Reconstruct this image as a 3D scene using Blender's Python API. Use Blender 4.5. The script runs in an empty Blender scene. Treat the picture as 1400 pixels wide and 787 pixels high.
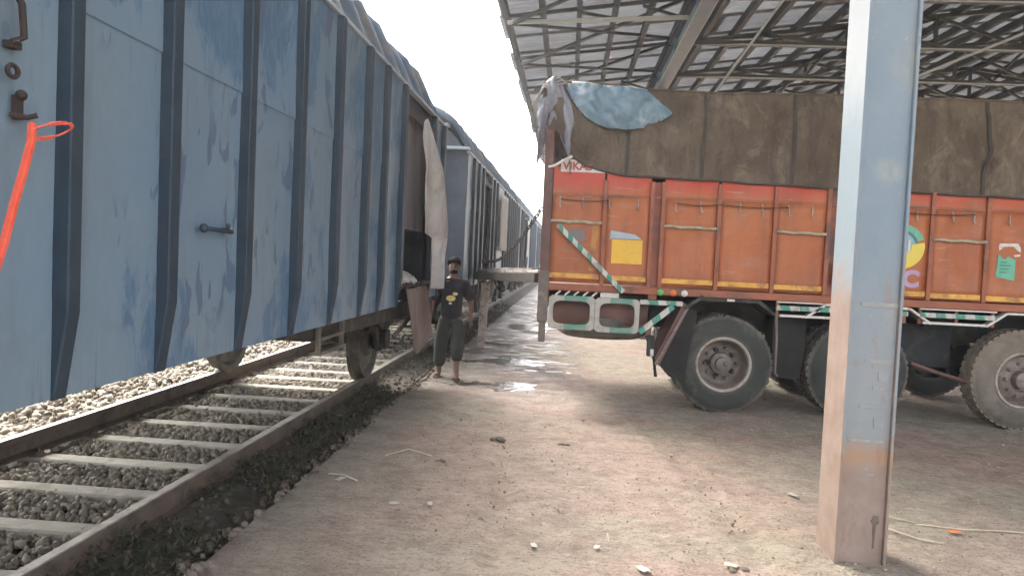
import bpy, bmesh, math, random
import numpy as np
from mathutils import Vector, Matrix, noise
R = math.radians
PI = math.pi
random.seed(7)
RNG = np.random.default_rng(11)
S = bpy.context.scene
C = S.collection

# ------------------------------------------------------------------ camera
CAM_H = 1.6
PITCH, YAW, ROLL = 0.04252, 0.07518, 0.045
cam = bpy.data.cameras.new('camera')
cam.sensor_width = 36.0
cam.lens = 36.0 * 1010 / 1400
cam.clip_start = 0.05
cam.clip_end = 3000
co = bpy.data.objects.new('camera', cam)
C.objects.link(co)
fw = Vector((-math.sin(YAW) * math.cos(PITCH), math.cos(YAW) * math.cos(PITCH), -math.sin(PITCH)))
rt = Vector((math.cos(YAW), math.sin(YAW), 0))
up = rt.cross(fw)
# image turned clockwise by ROLL: the camera's right axis tips upward
r2 = rt * math.cos(ROLL) + up * math.sin(ROLL)
u2 = up * math.cos(ROLL) - rt * math.sin(ROLL)
m = Matrix((r2, u2, -fw)).transposed().to_4x4()
m.translation = Vector((0, 0, CAM_H))
co.matrix_world = m
S.camera = co

# ------------------------------------------------------------------ sky, sun, exposure
SUN_EL, SUN_AZ = R(46), R(-38)          # azimuth from +Y, negative = towards -X
w = bpy.data.worlds.new('World')
S.world = w
w.use_nodes = True
nt = w.node_tree
nt.nodes.clear()
sky = nt.nodes.new('ShaderNodeTexSky')
sky.sky_type = 'NISHITA'
sky.sun_disc = False
sky.sun_elevation = SUN_EL
sky.sun_rotation = SUN_AZ
sky.air_density = 1.0
sky.dust_density = 6.0
sky.ozone_density = 1.0
hs = nt.nodes.new('ShaderNodeHueSaturation')
hs.inputs['Saturation'].default_value = 0.35
bg = nt.nodes.new('ShaderNodeBackground')
bg.inputs['Strength'].default_value = 0.15
wo = nt.nodes.new('ShaderNodeOutputWorld')
nt.links.new(sky.outputs[0], hs.inputs['Color'])
nt.links.new(hs.outputs[0], bg.inputs[0])
nt.links.new(bg.outputs[0], wo.inputs[0])
sl = bpy.data.lights.new('sun', 'SUN')
sl.energy = 0.5
sl.angle = R(40)
sl.color = (1.0, 0.95, 0.87)
so = bpy.data.objects.new('sun', sl)
C.objects.link(so)
sd = Vector((math.sin(SUN_AZ) * math.cos(SUN_EL), math.cos(SUN_AZ) * math.cos(SUN_EL), math.sin(SUN_EL)))
so.rotation_euler = sd.to_track_quat('Z', 'Y').to_euler()
S.view_settings.view_transform = 'Standard'
S.view_settings.look = 'None'
S.view_settings.gamma = 1
S.view_settings.use_curve_mapping = False
S.view_settings.exposure = 3.0
S.render.engine = 'CYCLES'
S.cycles.max_bounces = 8
S.cycles.diffuse_bounces = 4
S.cycles.volume_bounces = 0

# ------------------------------------------------------------------ helpers
class MB:
    """collects simple solids; build() links them as one mesh object"""
    def __init__(s):
        s.v, s.f, s.mi = [], [], []
        s.mat = 0
    def add(s, vs, fs):
        n = len(s.v)
        s.v += [tuple(p) for p in vs]
        for f in fs:
            s.f.append(tuple(i + n for i in f))
            s.mi.append(s.mat)
        return s
    def box(s, x0, x1, y0, y1, z0, z1):
        vs = [(x, y, z) for z in (z0, z1) for y in (y0, y1) for x in (x0, x1)]
        return s.add(vs, [(0, 2, 3, 1), (4, 5, 7, 6), (0, 1, 5, 4), (2, 6, 7, 3), (0, 4, 6, 2), (1, 3, 7, 5)])
    def bar(s, p, q, w_, h_, upv=(0, 0, 1)):
        p, q = Vector(p), Vector(q)
        d = (q - p).normalized()
        u = Vector(upv)
        if abs(d.dot(u)) > .98:
            u = Vector((0, 1, 0))
        a = d.cross(u).normalized()
        b = a.cross(d).normalized()
        vs = []
        for e in (p, q):
            for sa, sb in ((-1, -1), (1, -1), (1, 1), (-1, 1)):
                vs.append(e + a * sa * w_ / 2 + b * sb * h_ / 2)
        return s.add(vs, [(0, 1, 2, 3), (7, 6, 5, 4), (0, 4, 5, 1), (1, 5, 6, 2), (2, 6, 7, 3), (3, 7, 4, 0)])
    def prism(s, poly, axis, a0, a1):
        """poly: 2-D outline; axis 'x' -> (y,z), 'y' -> (x,z), 'z' -> (x,y)"""
        def P(p, a):
            return {'x': (a, p[0], p[1]), 'y': (p[0], a, p[1]), 'z': (p[0], p[1], a)}[axis]
        n = len(poly)
        vs = [P(p, a0) for p in poly] + [P(p, a1) for p in poly]
        fs = [tuple(range(n - 1, -1, -1)), tuple(range(n, 2 * n))]
        fs += [(i, (i + 1) % n, n + (i + 1) % n, n + i) for i in range(n)]
        return s.add(vs, fs)
    def tube(s, pts, r, n=8, closed=False, cap=True):
        pts = [Vector(p) for p in pts]
        rs = r if isinstance(r, (list, tuple)) else [r] * len(pts)
        vs, fs = [], []
        L = len(pts)
        ref = None
        for i, p in enumerate(pts):
            a = pts[(i - 1) % L] if (closed or i > 0) else p
            b = pts[(i + 1) % L] if (closed or i < L - 1) else p
            d = (b - a).normalized()
            if ref is None:
                ref = Vector((0, 0, 1)) if abs(d.z) < .9 else Vector((1, 0, 0))
            u = d.cross(ref).normalized()
            v = u.cross(d).normalized()
            ref = v
            for k in range(n):
                t = 2 * PI * k / n
                vs.append(p + (u * math.cos(t) + v * math.sin(t)) * rs[i])
        for i in range(L if closed else L - 1):
            j = (i + 1) % L
            for k in range(n):
                fs.append((i * n + k, i * n + (k + 1) % n, j * n + (k + 1) % n, j * n + k))
        if cap and not closed:
            fs.append(tuple(range(n - 1, -1, -1)))
            fs.append(tuple(range((L - 1) * n, L * n)))
        return s.add(vs, fs)
    def lathe(s, prof, c, axis='y', n=32):
        """prof: (radius, height along axis)"""
        vs, fs = [], []
        c = Vector(c)
        for r, h in prof:
            for k in range(n):
                t = 2 * PI * k / n
                a, b = r * math.cos(t), r * math.sin(t)
                vs.append(c + Vector({'y': (a, h, b), 'x': (h, a, b), 'z': (a, b, h)}[axis]))
        L = len(prof)
        for i in range(L - 1):
            for k in range(n):
                fs.append((i * n + k, i * n + (k + 1) % n, (i + 1) * n + (k + 1) % n, (i + 1) * n + k))
        return s.add(vs, fs)
    def ball(s, c, r, n=10, m_=7):
        rx, ry, rz = r if isinstance(r, (tuple, list)) else (r, r, r)
        vs, fs = [], []
        for i in range(m_ + 1):
            ph = PI * i / m_
            for k in range(n):
                t = 2 * PI * k / n
                vs.append((c[0] + rx * math.sin(ph) * math.cos(t), c[1] + ry * math.sin(ph) * math.sin(t), c[2] + rz * math.cos(ph)))
        for i in range(m_):
            for k in range(n):
                fs.append((i * n + k, (i + 1) * n + k, (i + 1) * n + (k + 1) % n, i * n + (k + 1) % n))
        return s.add(vs, fs)
    def grid(s, fn, nu, nv):
        vs = [fn(i / nu, j / nv) for j in range(nv + 1) for i in range(nu + 1)]
        fs = [(j * (nu + 1) + i, j * (nu + 1) + i + 1, (j + 1) * (nu + 1) + i + 1, (j + 1) * (nu + 1) + i) for j in range(nv) for i in range(nu)]
        return s.add(vs, fs)
    def mesh(s, name, mats, smooth=False):
        me = bpy.data.meshes.new(name)
        me.from_pydata(s.v, [], s.f)
        for mm in (mats if isinstance(mats, (list, tuple)) else [mats]):
            me.materials.append(mm)
        if max(s.mi, default=0) > 0:
            me.polygons.foreach_set('material_index', s.mi)
        bm = bmesh.new()
        bm.from_mesh(me)
        bmesh.ops.recalc_face_normals(bm, faces=bm.faces)
        bm.to_mesh(me)
        bm.free()
        if smooth:
            me.polygons.foreach_set('use_smooth', [True] * len(me.polygons))
        me.update()
        return me
    def build(s, name, mats, parent=None, smooth=False, bevel=0, loc=None, angle=40):
        me = s.mesh(name, mats, smooth)
        if smooth == 'auto':
            me.polygons.foreach_set('use_smooth', [True] * len(me.polygons))
            me.set_sharp_from_angle(angle=R(angle))
        return link(name, me, parent, bevel, loc)

WORLD_LOC = {}
def wloc(o):
    """world location of an unrotated parent chain"""
    p = Vector((0, 0, 0))
    while o:
        p = p + Vector(o.location)
        o = o.parent
    return p

def link(name, me, parent=None, bevel=0, loc=None):
    o = bpy.data.objects.new(name, me)
    C.objects.link(o)
    base = Vector(loc) if loc is not None else Vector((0, 0, 0))
    if parent:
        o.parent = parent
        o.location = base - wloc(parent)
    else:
        o.location = base
    if bevel:
        b = o.modifiers.new('edge', 'BEVEL')
        b.width = bevel
        b.segments = 2
        b.limit_method = 'ANGLE'
    return o

def empty(name, loc, parent=None):
    o = bpy.data.objects.new(name, None)
    o.empty_display_size = .1
    C.objects.link(o)
    if parent:
        o.parent = parent
        o.location = Vector(loc) - wloc(parent)
    else:
        o.location = loc
    return o

def tag(o, label=None, cat=None, group=None, kind=None):
    if label: o['label'] = label
    if cat: o['category'] = cat
    if group: o['group'] = group
    if kind: o['kind'] = kind
    return o

def copy_tree(o, parent=None):
    c = o.copy()
    C.objects.link(c)
    if parent:
        c.parent = parent
    for ch in list(o.children):
        copy_tree(ch, c)
    return c

def lerp(tab, x):
    if x <= tab[0][0]: return tab[0][1]
    for (a, b), (c, d) in zip(tab[:-1], tab[1:]):
        if x <= c:
            return b + (d - b) * (x - a) / (c - a)
    return tab[-1][1]

def nz(x, y, z=0.0, s=1.0):
    return noise.noise(Vector((x * s, y * s, z * s)))

# ------------------------------------------------------------------ materials
def mat(name):
    m_ = bpy.data.materials.new(name)
    m_.use_nodes = True
    t = m_.node_tree
    b = t.nodes['Principled BSDF']
    return m_, t, b

class N:
    """small node-graph helper"""
    def __init__(s, t):
        s.t = t
        s.pos = None
    def new(s, typ, **kw):
        n = s.t.nodes.new(typ)
        for k, v in kw.items():
            setattr(n, k, v)
        return n
    def P(s):
        if s.pos is None:
            g = s.new('ShaderNodeNewGeometry')
            s.pos = g.outputs['Position']
        return s.pos
    def mapped(s, scale=(1, 1, 1), loc=(0, 0, 0)):
        mp = s.new('ShaderNodeMapping')
        mp.inputs['Scale'].default_value = scale
        mp.inputs['Location'].default_value = loc
        s.t.links.new(s.P(), mp.inputs['Vector'])
        return mp.outputs[0]
    def noise(s, scale, detail=4, rough=.55, dist=0, stretch=(1, 1, 1), loc=(0, 0, 0)):
        n = s.new('ShaderNodeTexNoise')
        n.inputs['Scale'].default_value = scale
        n.inputs['Detail'].default_value = detail
        n.inputs['Roughness'].default_value = rough
        n.inputs['Distortion'].default_value = dist
        s.t.links.new(s.mapped(stretch, loc), n.inputs['Vector'])
        return n.outputs['Fac']
    def step(s, x, a, b):
        n = s.new('ShaderNodeMapRange')
        n.inputs['From Min'].default_value = a
        n.inputs['From Max'].default_value = b
        n.clamp = True
        s.t.links.new(x, n.inputs['Value'])
        return n.outputs[0]
    def math(s, op, a, b=None):
        n = s.new('ShaderNodeMath', operation=op)
        for i, q in enumerate((a, b)):
            if q is None: continue
            if isinstance(q, (int, float)): n.inputs[i].default_value = q
            else: s.t.links.new(q, n.inputs[i])
        return n.outputs[0]
    def xyz(s):
        n = s.new('ShaderNodeSeparateXYZ')
        s.t.links.new(s.P(), n.inputs[0])
        return n.outputs
    def mix(s, fac, a, b):
        n = s.new('ShaderNodeMix', data_type='RGBA')
        for i, q in ((0, fac), (6, a), (7, b)):
            if isinstance(q, (tuple, list)): n.inputs[i].default_value = (*q[:3], 1)
            elif isinstance(q, (int, float)): n.inputs[i].default_value = q
            else: s.t.links.new(q, n.inputs[i])
        return n.outputs[2]
    def bump(s, h, strength=.3, dist=.01):
        n = s.new('ShaderNodeBump')
        n.inputs['Strength'].default_value = strength
        n.inputs['Distance'].default_value = dist
        s.t.links.new(h, n.inputs['Height'])
        return n.outputs[0]
    def random(s):
        return s.new('ShaderNodeObjectInfo').outputs['Random']

def grainy(name, a, b, scale=6, rough=.7, dirt=None, dirt_scale=2.2, dirt_lo=.5, dirt_hi=.65, bump=.2, bscale=40, stretch=(1, 1, 1), metal=0, vary=0, bdist=.006):
    """two-tone grain, blotches of dirt, fine relief"""
    m_, t, bs = mat(name)
    n = N(t)
    col = n.mix(n.step(n.noise(scale, 6, .6, 0, stretch), .32, .68), a, b)
    if dirt:
        col = n.mix(n.step(n.noise(dirt_scale, 7, .65, .4, stretch, (7, 3, 1)), dirt_lo, dirt_hi), col, dirt)
    if vary:
        v = n.new('ShaderNodeHueSaturation')
        t.links.new(n.math('ADD', n.math('MULTIPLY', n.random(), vary), 1 - vary / 2), v.inputs['Value'])
        t.links.new(col, v.inputs['Color'])
        col = v.outputs[0]
    t.links.new(col, bs.inputs['Base Color'])
    bs.inputs['Roughness'].default_value = rough
    bs.inputs['Metallic'].default_value = metal
    if bump:
        t.links.new(n.bump(n.noise(bscale, 5, .6), bump, bdist), bs.inputs['Normal'])
    return m_

def wagon_paint(name, faded, blue, deep, zsplit=2.33):
    m_, t, bs = mat(name)
    n = N(t)
    X, Y, Z = n.xyz()
    big = n.noise(.95, 5, .6, .8, (1, 1, .7))
    small = n.noise(5.5, 5, .62, .7, (1, 1.3, .55), (3, 1, 5))
    fine = n.noise(16, 4, .6, .3, (1, 1.4, .6), (1, 8, 2))
    upper = n.math('MULTIPLY', n.step(Z, zsplit - .05, zsplit + .25), .13)
    low = n.math('MULTIPLY', n.step(Z, 1.45, 1.2), .05)
    k = n.math('ADD', n.math('ADD', big, upper), low)
    patch = n.step(n.math('ADD', n.math('MULTIPLY', k, .72), n.math('MULTIPLY', small, .35)), .585, .625)
    # petal-shaped blots where the faded coat has flaked off
    blot = n.noise(8.5, 2, .5, .5, (1, 1.15, .42), (5, 2, 9))
    zone = n.step(n.noise(1.5, 3, .6, .2, (1, 1, .8), (8, 5, 2)), .46, .56)
    chips = n.math('MULTIPLY', n.step(blot, .585, .615), zone)
    col = n.mix(n.step(fine, .35, .7), faded, [c * 1.13 for c in faded])
    col = n.mix(n.step(n.noise(.6, 3, .6, 0, (1, 1, 1), (2, 7, 7)), .4, .62), col, [faded[0] * .92, faded[1] * 1.0, faded[2] * 1.12])
    col = n.mix(n.math('MULTIPLY', patch, n.step(fine, .2, .55)), col, blue)
    col = n.mix(n.math('MULTIPLY', chips, .85), col, deep)
    streak = n.step(n.noise(9, 4, .6, 0, (1, 1, .06), (2, 2, 2)), .55, .75)
    col = n.mix(n.math('MULTIPLY', streak, .32), col, (.10, .095, .095))
    runs = n.math('MULTIPLY', n.step(n.noise(26, 3, .6, 0, (1, 1, .05), (4, 6, 2)), .60, .70), n.math('MAXIMUM', n.math('MULTIPLY', n.step(Z, 1.95, 2.32), n.step(Z, 2.34, 2.33)), n.step(Z, 1.30, 1.12)))
    col = n.mix(n.math('MULTIPLY', runs, .55), col, (.075, .055, .045))
    rustm = n.step(n.noise(21, 4, .7, 0, (1, 1, .5), (9, 2, 4)), .70, .74)
    col = n.mix(rustm, col, (.06, .04, .032))
    t.links.new(col, bs.inputs['Base Color'])
    bs.inputs['Roughness'].default_value = .5
    bs.inputs['Specular IOR Level'].default_value = .4
    h = n.math('ADD', n.math('MULTIPLY', n.noise(2.2, 2), 1.0), n.math('MULTIPLY', n.noise(30, 3), .06))
    h = n.math('ADD', h, n.math('MULTIPLY', chips, -.05))
    t.links.new(n.bump(h, .5, .03), bs.inputs['Normal'])
    return m_

M = {}
M['wagon'] = wagon_paint('faded_blue_paint', (.148, .204, .248), (.070, .140, .225), (.078, .115, .18))
M['wagon_end'] = grainy('darkened_end_paint', (.045, .062, .08), (.075, .095, .118), 3, .7, (.05, .05, .055), 2.5)  # end walls darkened to offset the open sky they face
M['wagon_rib'] = grainy('dark_blue_rib', (.012, .025, .040), (.022, .042, .062), 5, .6, (.035, .038, .044), 6, .58, .7)  # ribs and bolt in a darker blue than the side plates
M['wagon_roof'] = grainy('blue_roof_paint', (.022, .045, .07), (.04, .07, .10), 3, .8, (.10, .09, .08), 2.5)
M['wagon_roof'].node_tree.nodes['Principled BSDF'].inputs['Specular IOR Level'].default_value = .12
M['door_mauve'] = grainy('dull_mauve_door', (.10, .085, .095), (.145, .125, .135), 4, .7, (.07, .05, .05), 3, .5, .65, stretch=(1, 1, .4))
M['gutter'] = grainy('pale_gutter_paint', (.28, .32, .36), (.36, .4, .43), 5, .55)
M['underframe'] = grainy('oily_underframe', (.018, .017, .016), (.04, .036, .03), 7, .8, (.09, .07, .05), 4)
M['wheel_steel'] = grainy('dusty_wheel_steel', (.06, .055, .045), (.11, .10, .08), 9, .6, (.16, .13, .09), 6)
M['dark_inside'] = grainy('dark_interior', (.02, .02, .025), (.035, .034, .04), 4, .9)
M['rust_flap'] = grainy('rusty_brown_flap', (.12, .082, .066), (.18, .132, .11), 5, .8, (.08, .045, .035), 3, .5, .68, stretch=(1, 1, .4))
M['rail_side'] = grainy('rusty_rail', (.11, .078, .058), (.16, .118, .09), 12, .8, (.065, .05, .04), 5)
M['rail_head'] = grainy('worn_rail_head', (.30, .26, .22), (.4, .36, .31), 14, .42, (.2, .15, .11), 8, metal=.35)
M['sleeper'] = grainy('concrete_sleeper', (.43, .39, .31), (.55, .51, .42), 9, .9, (.27, .235, .165), 4, .5, .7, bump=.4, vary=.25)
M['steel_blue'] = grainy('beam_paint_lit', (.20, .27, .34), (.27, .34, .4), 3, .5, (.2, .21, .21), 3)  # lit copy of the beam colour, for the web's track side
M['beam'] = grainy('beam_paint_shaded', (.085, .105, .125), (.12, .14, .16), 3, .5, (.10, .105, .11), 3)  # shaded copy of the beam colour, darkened for its underside
M['truss'] = grainy('dark_truss_paint', (.045, .05, .05), (.075, .08, .075), 4, .6, (.10, .065, .045), 2.4, .52, .7)
M['truss_light'] = grainy('lit_edge_pale_rod', (.38, .40, .38), (.46, .47, .44), 4, .6)  # caught light put into the pale edge strips; also colours the rods
M['purlin'] = grainy('dark_purlin', (.066, .069, .072), (.095, .097, .098), 4, .7)  # greys lifted a little, haze put into the colour
M['bridge_wood'] = grainy('worn_planks', (.42, .385, .34), (.58, .54, .5), 6, .85, (.26, .21, .17), 3, stretch=(3, .4, 3), vary=.3)
M['plank_dark'] = grainy('brown_plank', (.06, .046, .038), (.10, .078, .064), 6, .85, stretch=(2, .4, 2))
M['white_cloth'] = grainy('dirty_white_cloth', (.34, .325, .32), (.46, .44, .42), 5, .9, (.24, .2, .165), 3.2, .5, .75, bump=.3, bscale=60)
M['orange_strap'] = grainy('orange_red_strap', (.70, .09, .05), (.8, .15, .09), 20, .5)
M['rusty_iron'] = grainy('rusty_iron', (.022, .016, .015), (.045, .028, .022), 20, .8)
M['rope'] = grainy('old_rope', (.25, .23, .2), (.4, .37, .33), 60, .9)
# truck
M['orange'] = grainy('truck_orange_brown', (.33, .105, .044), (.42, .15, .062), 2.2, .5, (.20, .085, .048), 2.5, .48, .7, bump=.1, bscale=25)
M['orange_rib'] = grainy('truck_rib_red_brown', (.28, .078, .036), (.35, .11, .05), 4, .5, (.14, .06, .042), 3)
M['red_band'] = grainy('truck_red_band', (.46, .075, .042), (.46, .12, .058), 2.6, .5, (.26, .11, .07), 2.4, .52, .7)
M['yellow'] = grainy('yellow_stripe', (.66, .32, .04), (.76, .42, .08), 6, .5, (.34, .15, .06), 6, .48, .64)
M['old_yellow'] = grainy('rubbed_yellow_paint', (.42, .17, .05), (.55, .27, .06), 5, .6, (.27, .1, .05), 4, .42, .6)
M['cream'] = grainy('cream_painted_rod', (.36, .31, .20), (.5, .44, .31), 14, .6, (.3, .22, .13), 9)
M['square_yellow'] = grainy('yellow_panel_paint', (.75, .42, .03), (.8, .48, .05), 5, .5, (.6, .3, .05), 9, .55, .75)
M['square_blue'] = grainy('pale_blue_panel_paint', (.30, .42, .48), (.42, .52, .56), 8, .5)
M['paint_grey'] = grainy('scraped_grey_paint', (.18, .16, .16), (.24, .2, .19), 6, .7)
M['paint_white'] = grainy('worn_white_paint', (.6, .56, .5), (.72, .68, .62), 18, .6, (.4, .3, .24), 9, .55, .7)
M['paint_red'] = grainy('red_letter_paint', (.4, .07, .05), (.46, .1, .07), 9, .6)
M['paint_purple'] = grainy('mauve_letter_paint', (.42, .27, .44), (.52, .36, .53), 9, .6)
M['paint_green'] = grainy('green_sticker_paint', (.10, .38, .25), (.16, .46, .32), 8, .5, (.3, .5, .42), 12, .6, .7)
M['paint_dkgreen'] = grainy('dark_green_paint', (.05, .18, .13), (.07, .22, .16), 8, .5)
M['paint_skyblue'] = grainy('sky_blue_emblem_paint', (.25, .4, .5), (.32, .47, .56), 8, .5)
M['paint_lemon'] = grainy('lemon_emblem_paint', (.7, .55, .06), (.75, .6, .1), 8, .5)
M['paint_faint'] = grainy('faint_worn_lettering', (.25, .255, .245), (.32, .30, .26), 30, .7, (.225, .24, .245), 14, .42, .6)
M['lamp_green'] = grainy('green_marker', (.10, .42, .10), (.14, .5, .14), 9, .3)
M['lamp_orange'] = grainy('orange_marker', (.7, .16, .03), (.75, .2, .05), 9, .3)
M['chassis'] = grainy('black_chassis', (.016, .018, .020), (.034, .036, .037), 5, .75, (.10, .085, .066), 3, .52, .72)
M['mudguard'] = grainy('red_brown_mudguard', (.13, .06, .05), (.19, .095, .08), 5, .7, (.10, .07, .055), 4)
M['rubber_flap'] = grainy('rubber_flap', (.014, .014, .013), (.028, .025, .022), 6, .9)
M['tyre'] = grainy('tyre_rubber', (.022, .026, .021), (.036, .037, .03), 3.5, .75, (.075, .064, .048), 2.6, .5, .74, bump=.15)
M['tyre_dusty'] = grainy('dusty_tyre_rubber', (.10, .085, .065), (.19, .155, .12), 3.5, .9, (.27, .22, .17), 3, .5, .7)
def tyre_mat(name, a, b, dust, lo=.5):
    m_, t, bs = mat(name)
    n = N(t)
    tc = n.new('ShaderNodeTexCoord')
    sp_ = n.new('ShaderNodeSeparateXYZ')
    t.links.new(tc.outputs['Object'], sp_.inputs[0])
    r = n.math('SQRT', n.math('ADD', n.math('MULTIPLY', sp_.outputs[0], sp_.outputs[0]), n.math('MULTIPLY', sp_.outputs[2], sp_.outputs[2])))
    wob = n.math('MULTIPLY', n.noise(6, 5, .6), .035)
    rr = n.math('ADD', r, wob)
    col = n.mix(n.step(n.noise(4, 5, .6), .35, .65), a, b)
    sh_ = n.math('MULTIPLY', n.step(rr, .505, .53), n.step(n.noise(9, 5), .2, .6))
    col = n.mix(n.math('MULTIPLY', sh_, .8), col, dust)
    col = n.mix(n.math('MULTIPLY', n.step(rr, .36, .31), .5), col, dust)
    col = n.mix(n.math('MULTIPLY', n.step(n.noise(3, 6, .7), lo, lo + .2), .6), col, dust)
    t.links.new(col, bs.inputs['Base Color'])
    bs.inputs['Roughness'].default_value = .75
    wv = n.new('ShaderNodeTexWave', wave_type='RINGS', rings_direction='Y')
    wv.inputs['Scale'].default_value = 9
    t.links.new(tc.outputs['Object'], wv.inputs['Vector'])
    t.links.new(n.bump(wv.outputs['Fac'], .12, .004), bs.inputs['Normal'])
    return m_
M['tyre'] = tyre_mat('tyre_rubber_dusty_edge', (.028, .032, .026), (.046, .048, .039), (.17, .145, .118), .52)
M['tyre_dusty'] = tyre_mat('dusty_tyre', (.10, .085, .065), (.19, .155, .12), (.27, .22, .17), .46)
M['rim'] = grainy('dusty_brown_rim', (.13, .10, .085), (.21, .165, .14), 9, .6, (.27, .22, .17), 8, .52, .66)
M['rim_lip'] = grainy('pale_rim_lip', (.36, .31, .26), (.46, .4, .34), 12, .5, (.22, .18, .14), 9)
M['tarp'] = grainy('brown_canvas', (.110, .082, .062), (.170, .134, .105), 2.4, .85, (.245, .21, .172), 1.5, .5, .72, bump=.5, bscale=9, stretch=(1.3, 1.3, .7), bdist=.03)
def canvas():
    m_, t, bs = mat('old_brown_canvas')
    n = N(t)
    col = n.mix(n.step(n.noise(1.4, 5, .6, .5, (1, 1, .8)), .38, .62), (.105, .075, .052), (.165, .125, .09))
    kh = n.step(n.noise(2.6, 6, .68, .8, (1, 1, .7), (3, 3, 8)), .53, .68)
    col = n.mix(n.math('MULTIPLY', kh, .75), col, (.265, .215, .16))
    runs = n.step(n.noise(7, 5, .65, .2, (1, 1, .14), (6, 1, 2)), .50, .68)
    col = n.mix(n.math('MULTIPLY', runs, .55), col, (.065, .05, .04))
    st = n.step(n.noise(3.4, 6, .7, .5, (1, 1, 1), (9, 2, 1)), .58, .70)
    col = n.mix(n.math('MULTIPLY', st, .6), col, (.055, .045, .038))
    sp = n.step(n.noise(24, 4, .7), .64, .70)
    col = n.mix(n.math('MULTIPLY', sp, .4), col, (.3, .26, .2))
    t.links.new(col, bs.inputs['Base Color'])
    bs.inputs['Roughness'].default_value = .88
    h = n.math('ADD', n.noise(2.2, 4, .55, 1.2, (1, 1, .5)), n.math('MULTIPLY', n.noise(7, 5, .6, .8, (1, 1, .6)), .35))
    t.links.new(n.bump(h, .9, .09), bs.inputs['Normal'])
    return m_
M['tarp'] = canvas()
M['tarp_seam'] = grainy('canvas_seam', (.06, .05, .04), (.085, .07, .058), 6, .9)
M['tarp_blue'] = grainy('pale_blue_tarpaulin', (.10, .19, .25), (.22, .30, .35), 4, .45, (.36, .4, .42), 3.6, .52, .72, bump=.6, bscale=12, bdist=.02)
M['tarp_grey'] = grainy('grey_tarpaulin', (.19, .19, .22), (.28, .28, .31), 4, .6, (.14, .13, .14), 3, bump=.5, bscale=10, bdist=.02)
# litter
M['paper'] = grainy('scrap_paper', (.40, .36, .30), (.52, .48, .42), 20, .9)
M['straw'] = grainy('dry_straw', (.45, .38, .27), (.58, .5, .37), 20, .9)
M['mud_lump'] = grainy('mud_lump', (.10, .075, .055), (.17, .13, .10), 12, .9)
M['peel'] = grainy('orange_peel', (.6, .16, .05), (.7, .22, .08), 20, .7)
M['stone_block'] = grainy('stone_block', (.18, .14, .115), (.26, .2, .165), 10, .9, bump=.5)
# person
M['skin'] = grainy('brown_skin', (.15, .082, .056), (.19, .105, .072), 12, .55)
M['hair'] = grainy('black_hair', (.012, .011, .011), (.02, .018, .018), 40, .95, bump=.5)
M['hair'].node_tree.nodes['Principled BSDF'].inputs['Specular IOR Level'].default_value = .08
M['shirt'] = grainy('black_cotton', (.016, .016, .020), (.026, .026, .031), 10, .95, bump=.4, bscale=14, bdist=.02)
M['trousers'] = grainy('dark_green_trousers', (.030, .034, .030), (.048, .053, .046), 8, .95, bump=.4, bscale=12, bdist=.02)
M['sandal'] = grainy('brown_sandal', (.05, .03, .02), (.08, .05, .035), 10, .7)
M['print_yellow'] = grainy('yellow_print', (.68, .5, .16), (.75, .6, .3), 30, .8)
M['print_white'] = grainy('white_print', (.65, .63, .6), (.72, .7, .66), 30, .8)
M['eye'] = grainy('dark_eye', (.015, .012, .01), (.02, .015, .012), 30, .3, bump=0)

def striped(name, a, b, width=.11, axis=0, dirt=(.33, .29, .25), slope=.0):
    m_, t, bs = mat(name)
    n = N(t)
    q = n.xyz()
    x = q[axis]
    if slope:
        x = n.math('ADD', x, n.math('MULTIPLY', q[2], slope))
    wob = n.math('MULTIPLY', n.noise(7, 4), .05)
    fr = n.math('FRACT', n.math('MULTIPLY', n.math('ADD', x, wob), 1 / (2 * width)))
    col = n.mix(n.step(fr, .46, .54), a, b)
    col = n.mix(n.math('MULTIPLY', n.step(n.noise(13, 5), .48, .66), .8), col, dirt)
    t.links.new(col, bs.inputs['Base Color'])
    bs.inputs['Roughness'].default_value = .6
    return m_
M['stripe'] = striped('green_white_stripes', (.06, .27, .19), (.55, .53, .48), .1, 0, slope=.25)
M['stripe_brace'] = striped('green_white_brace', (.05, .25, .18), (.56, .55, .5), .055, 0)
M['stripe_pale'] = striped('pale_green_frame', (.12, .30, .22), (.44, .42, .36), .25, 0)

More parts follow.
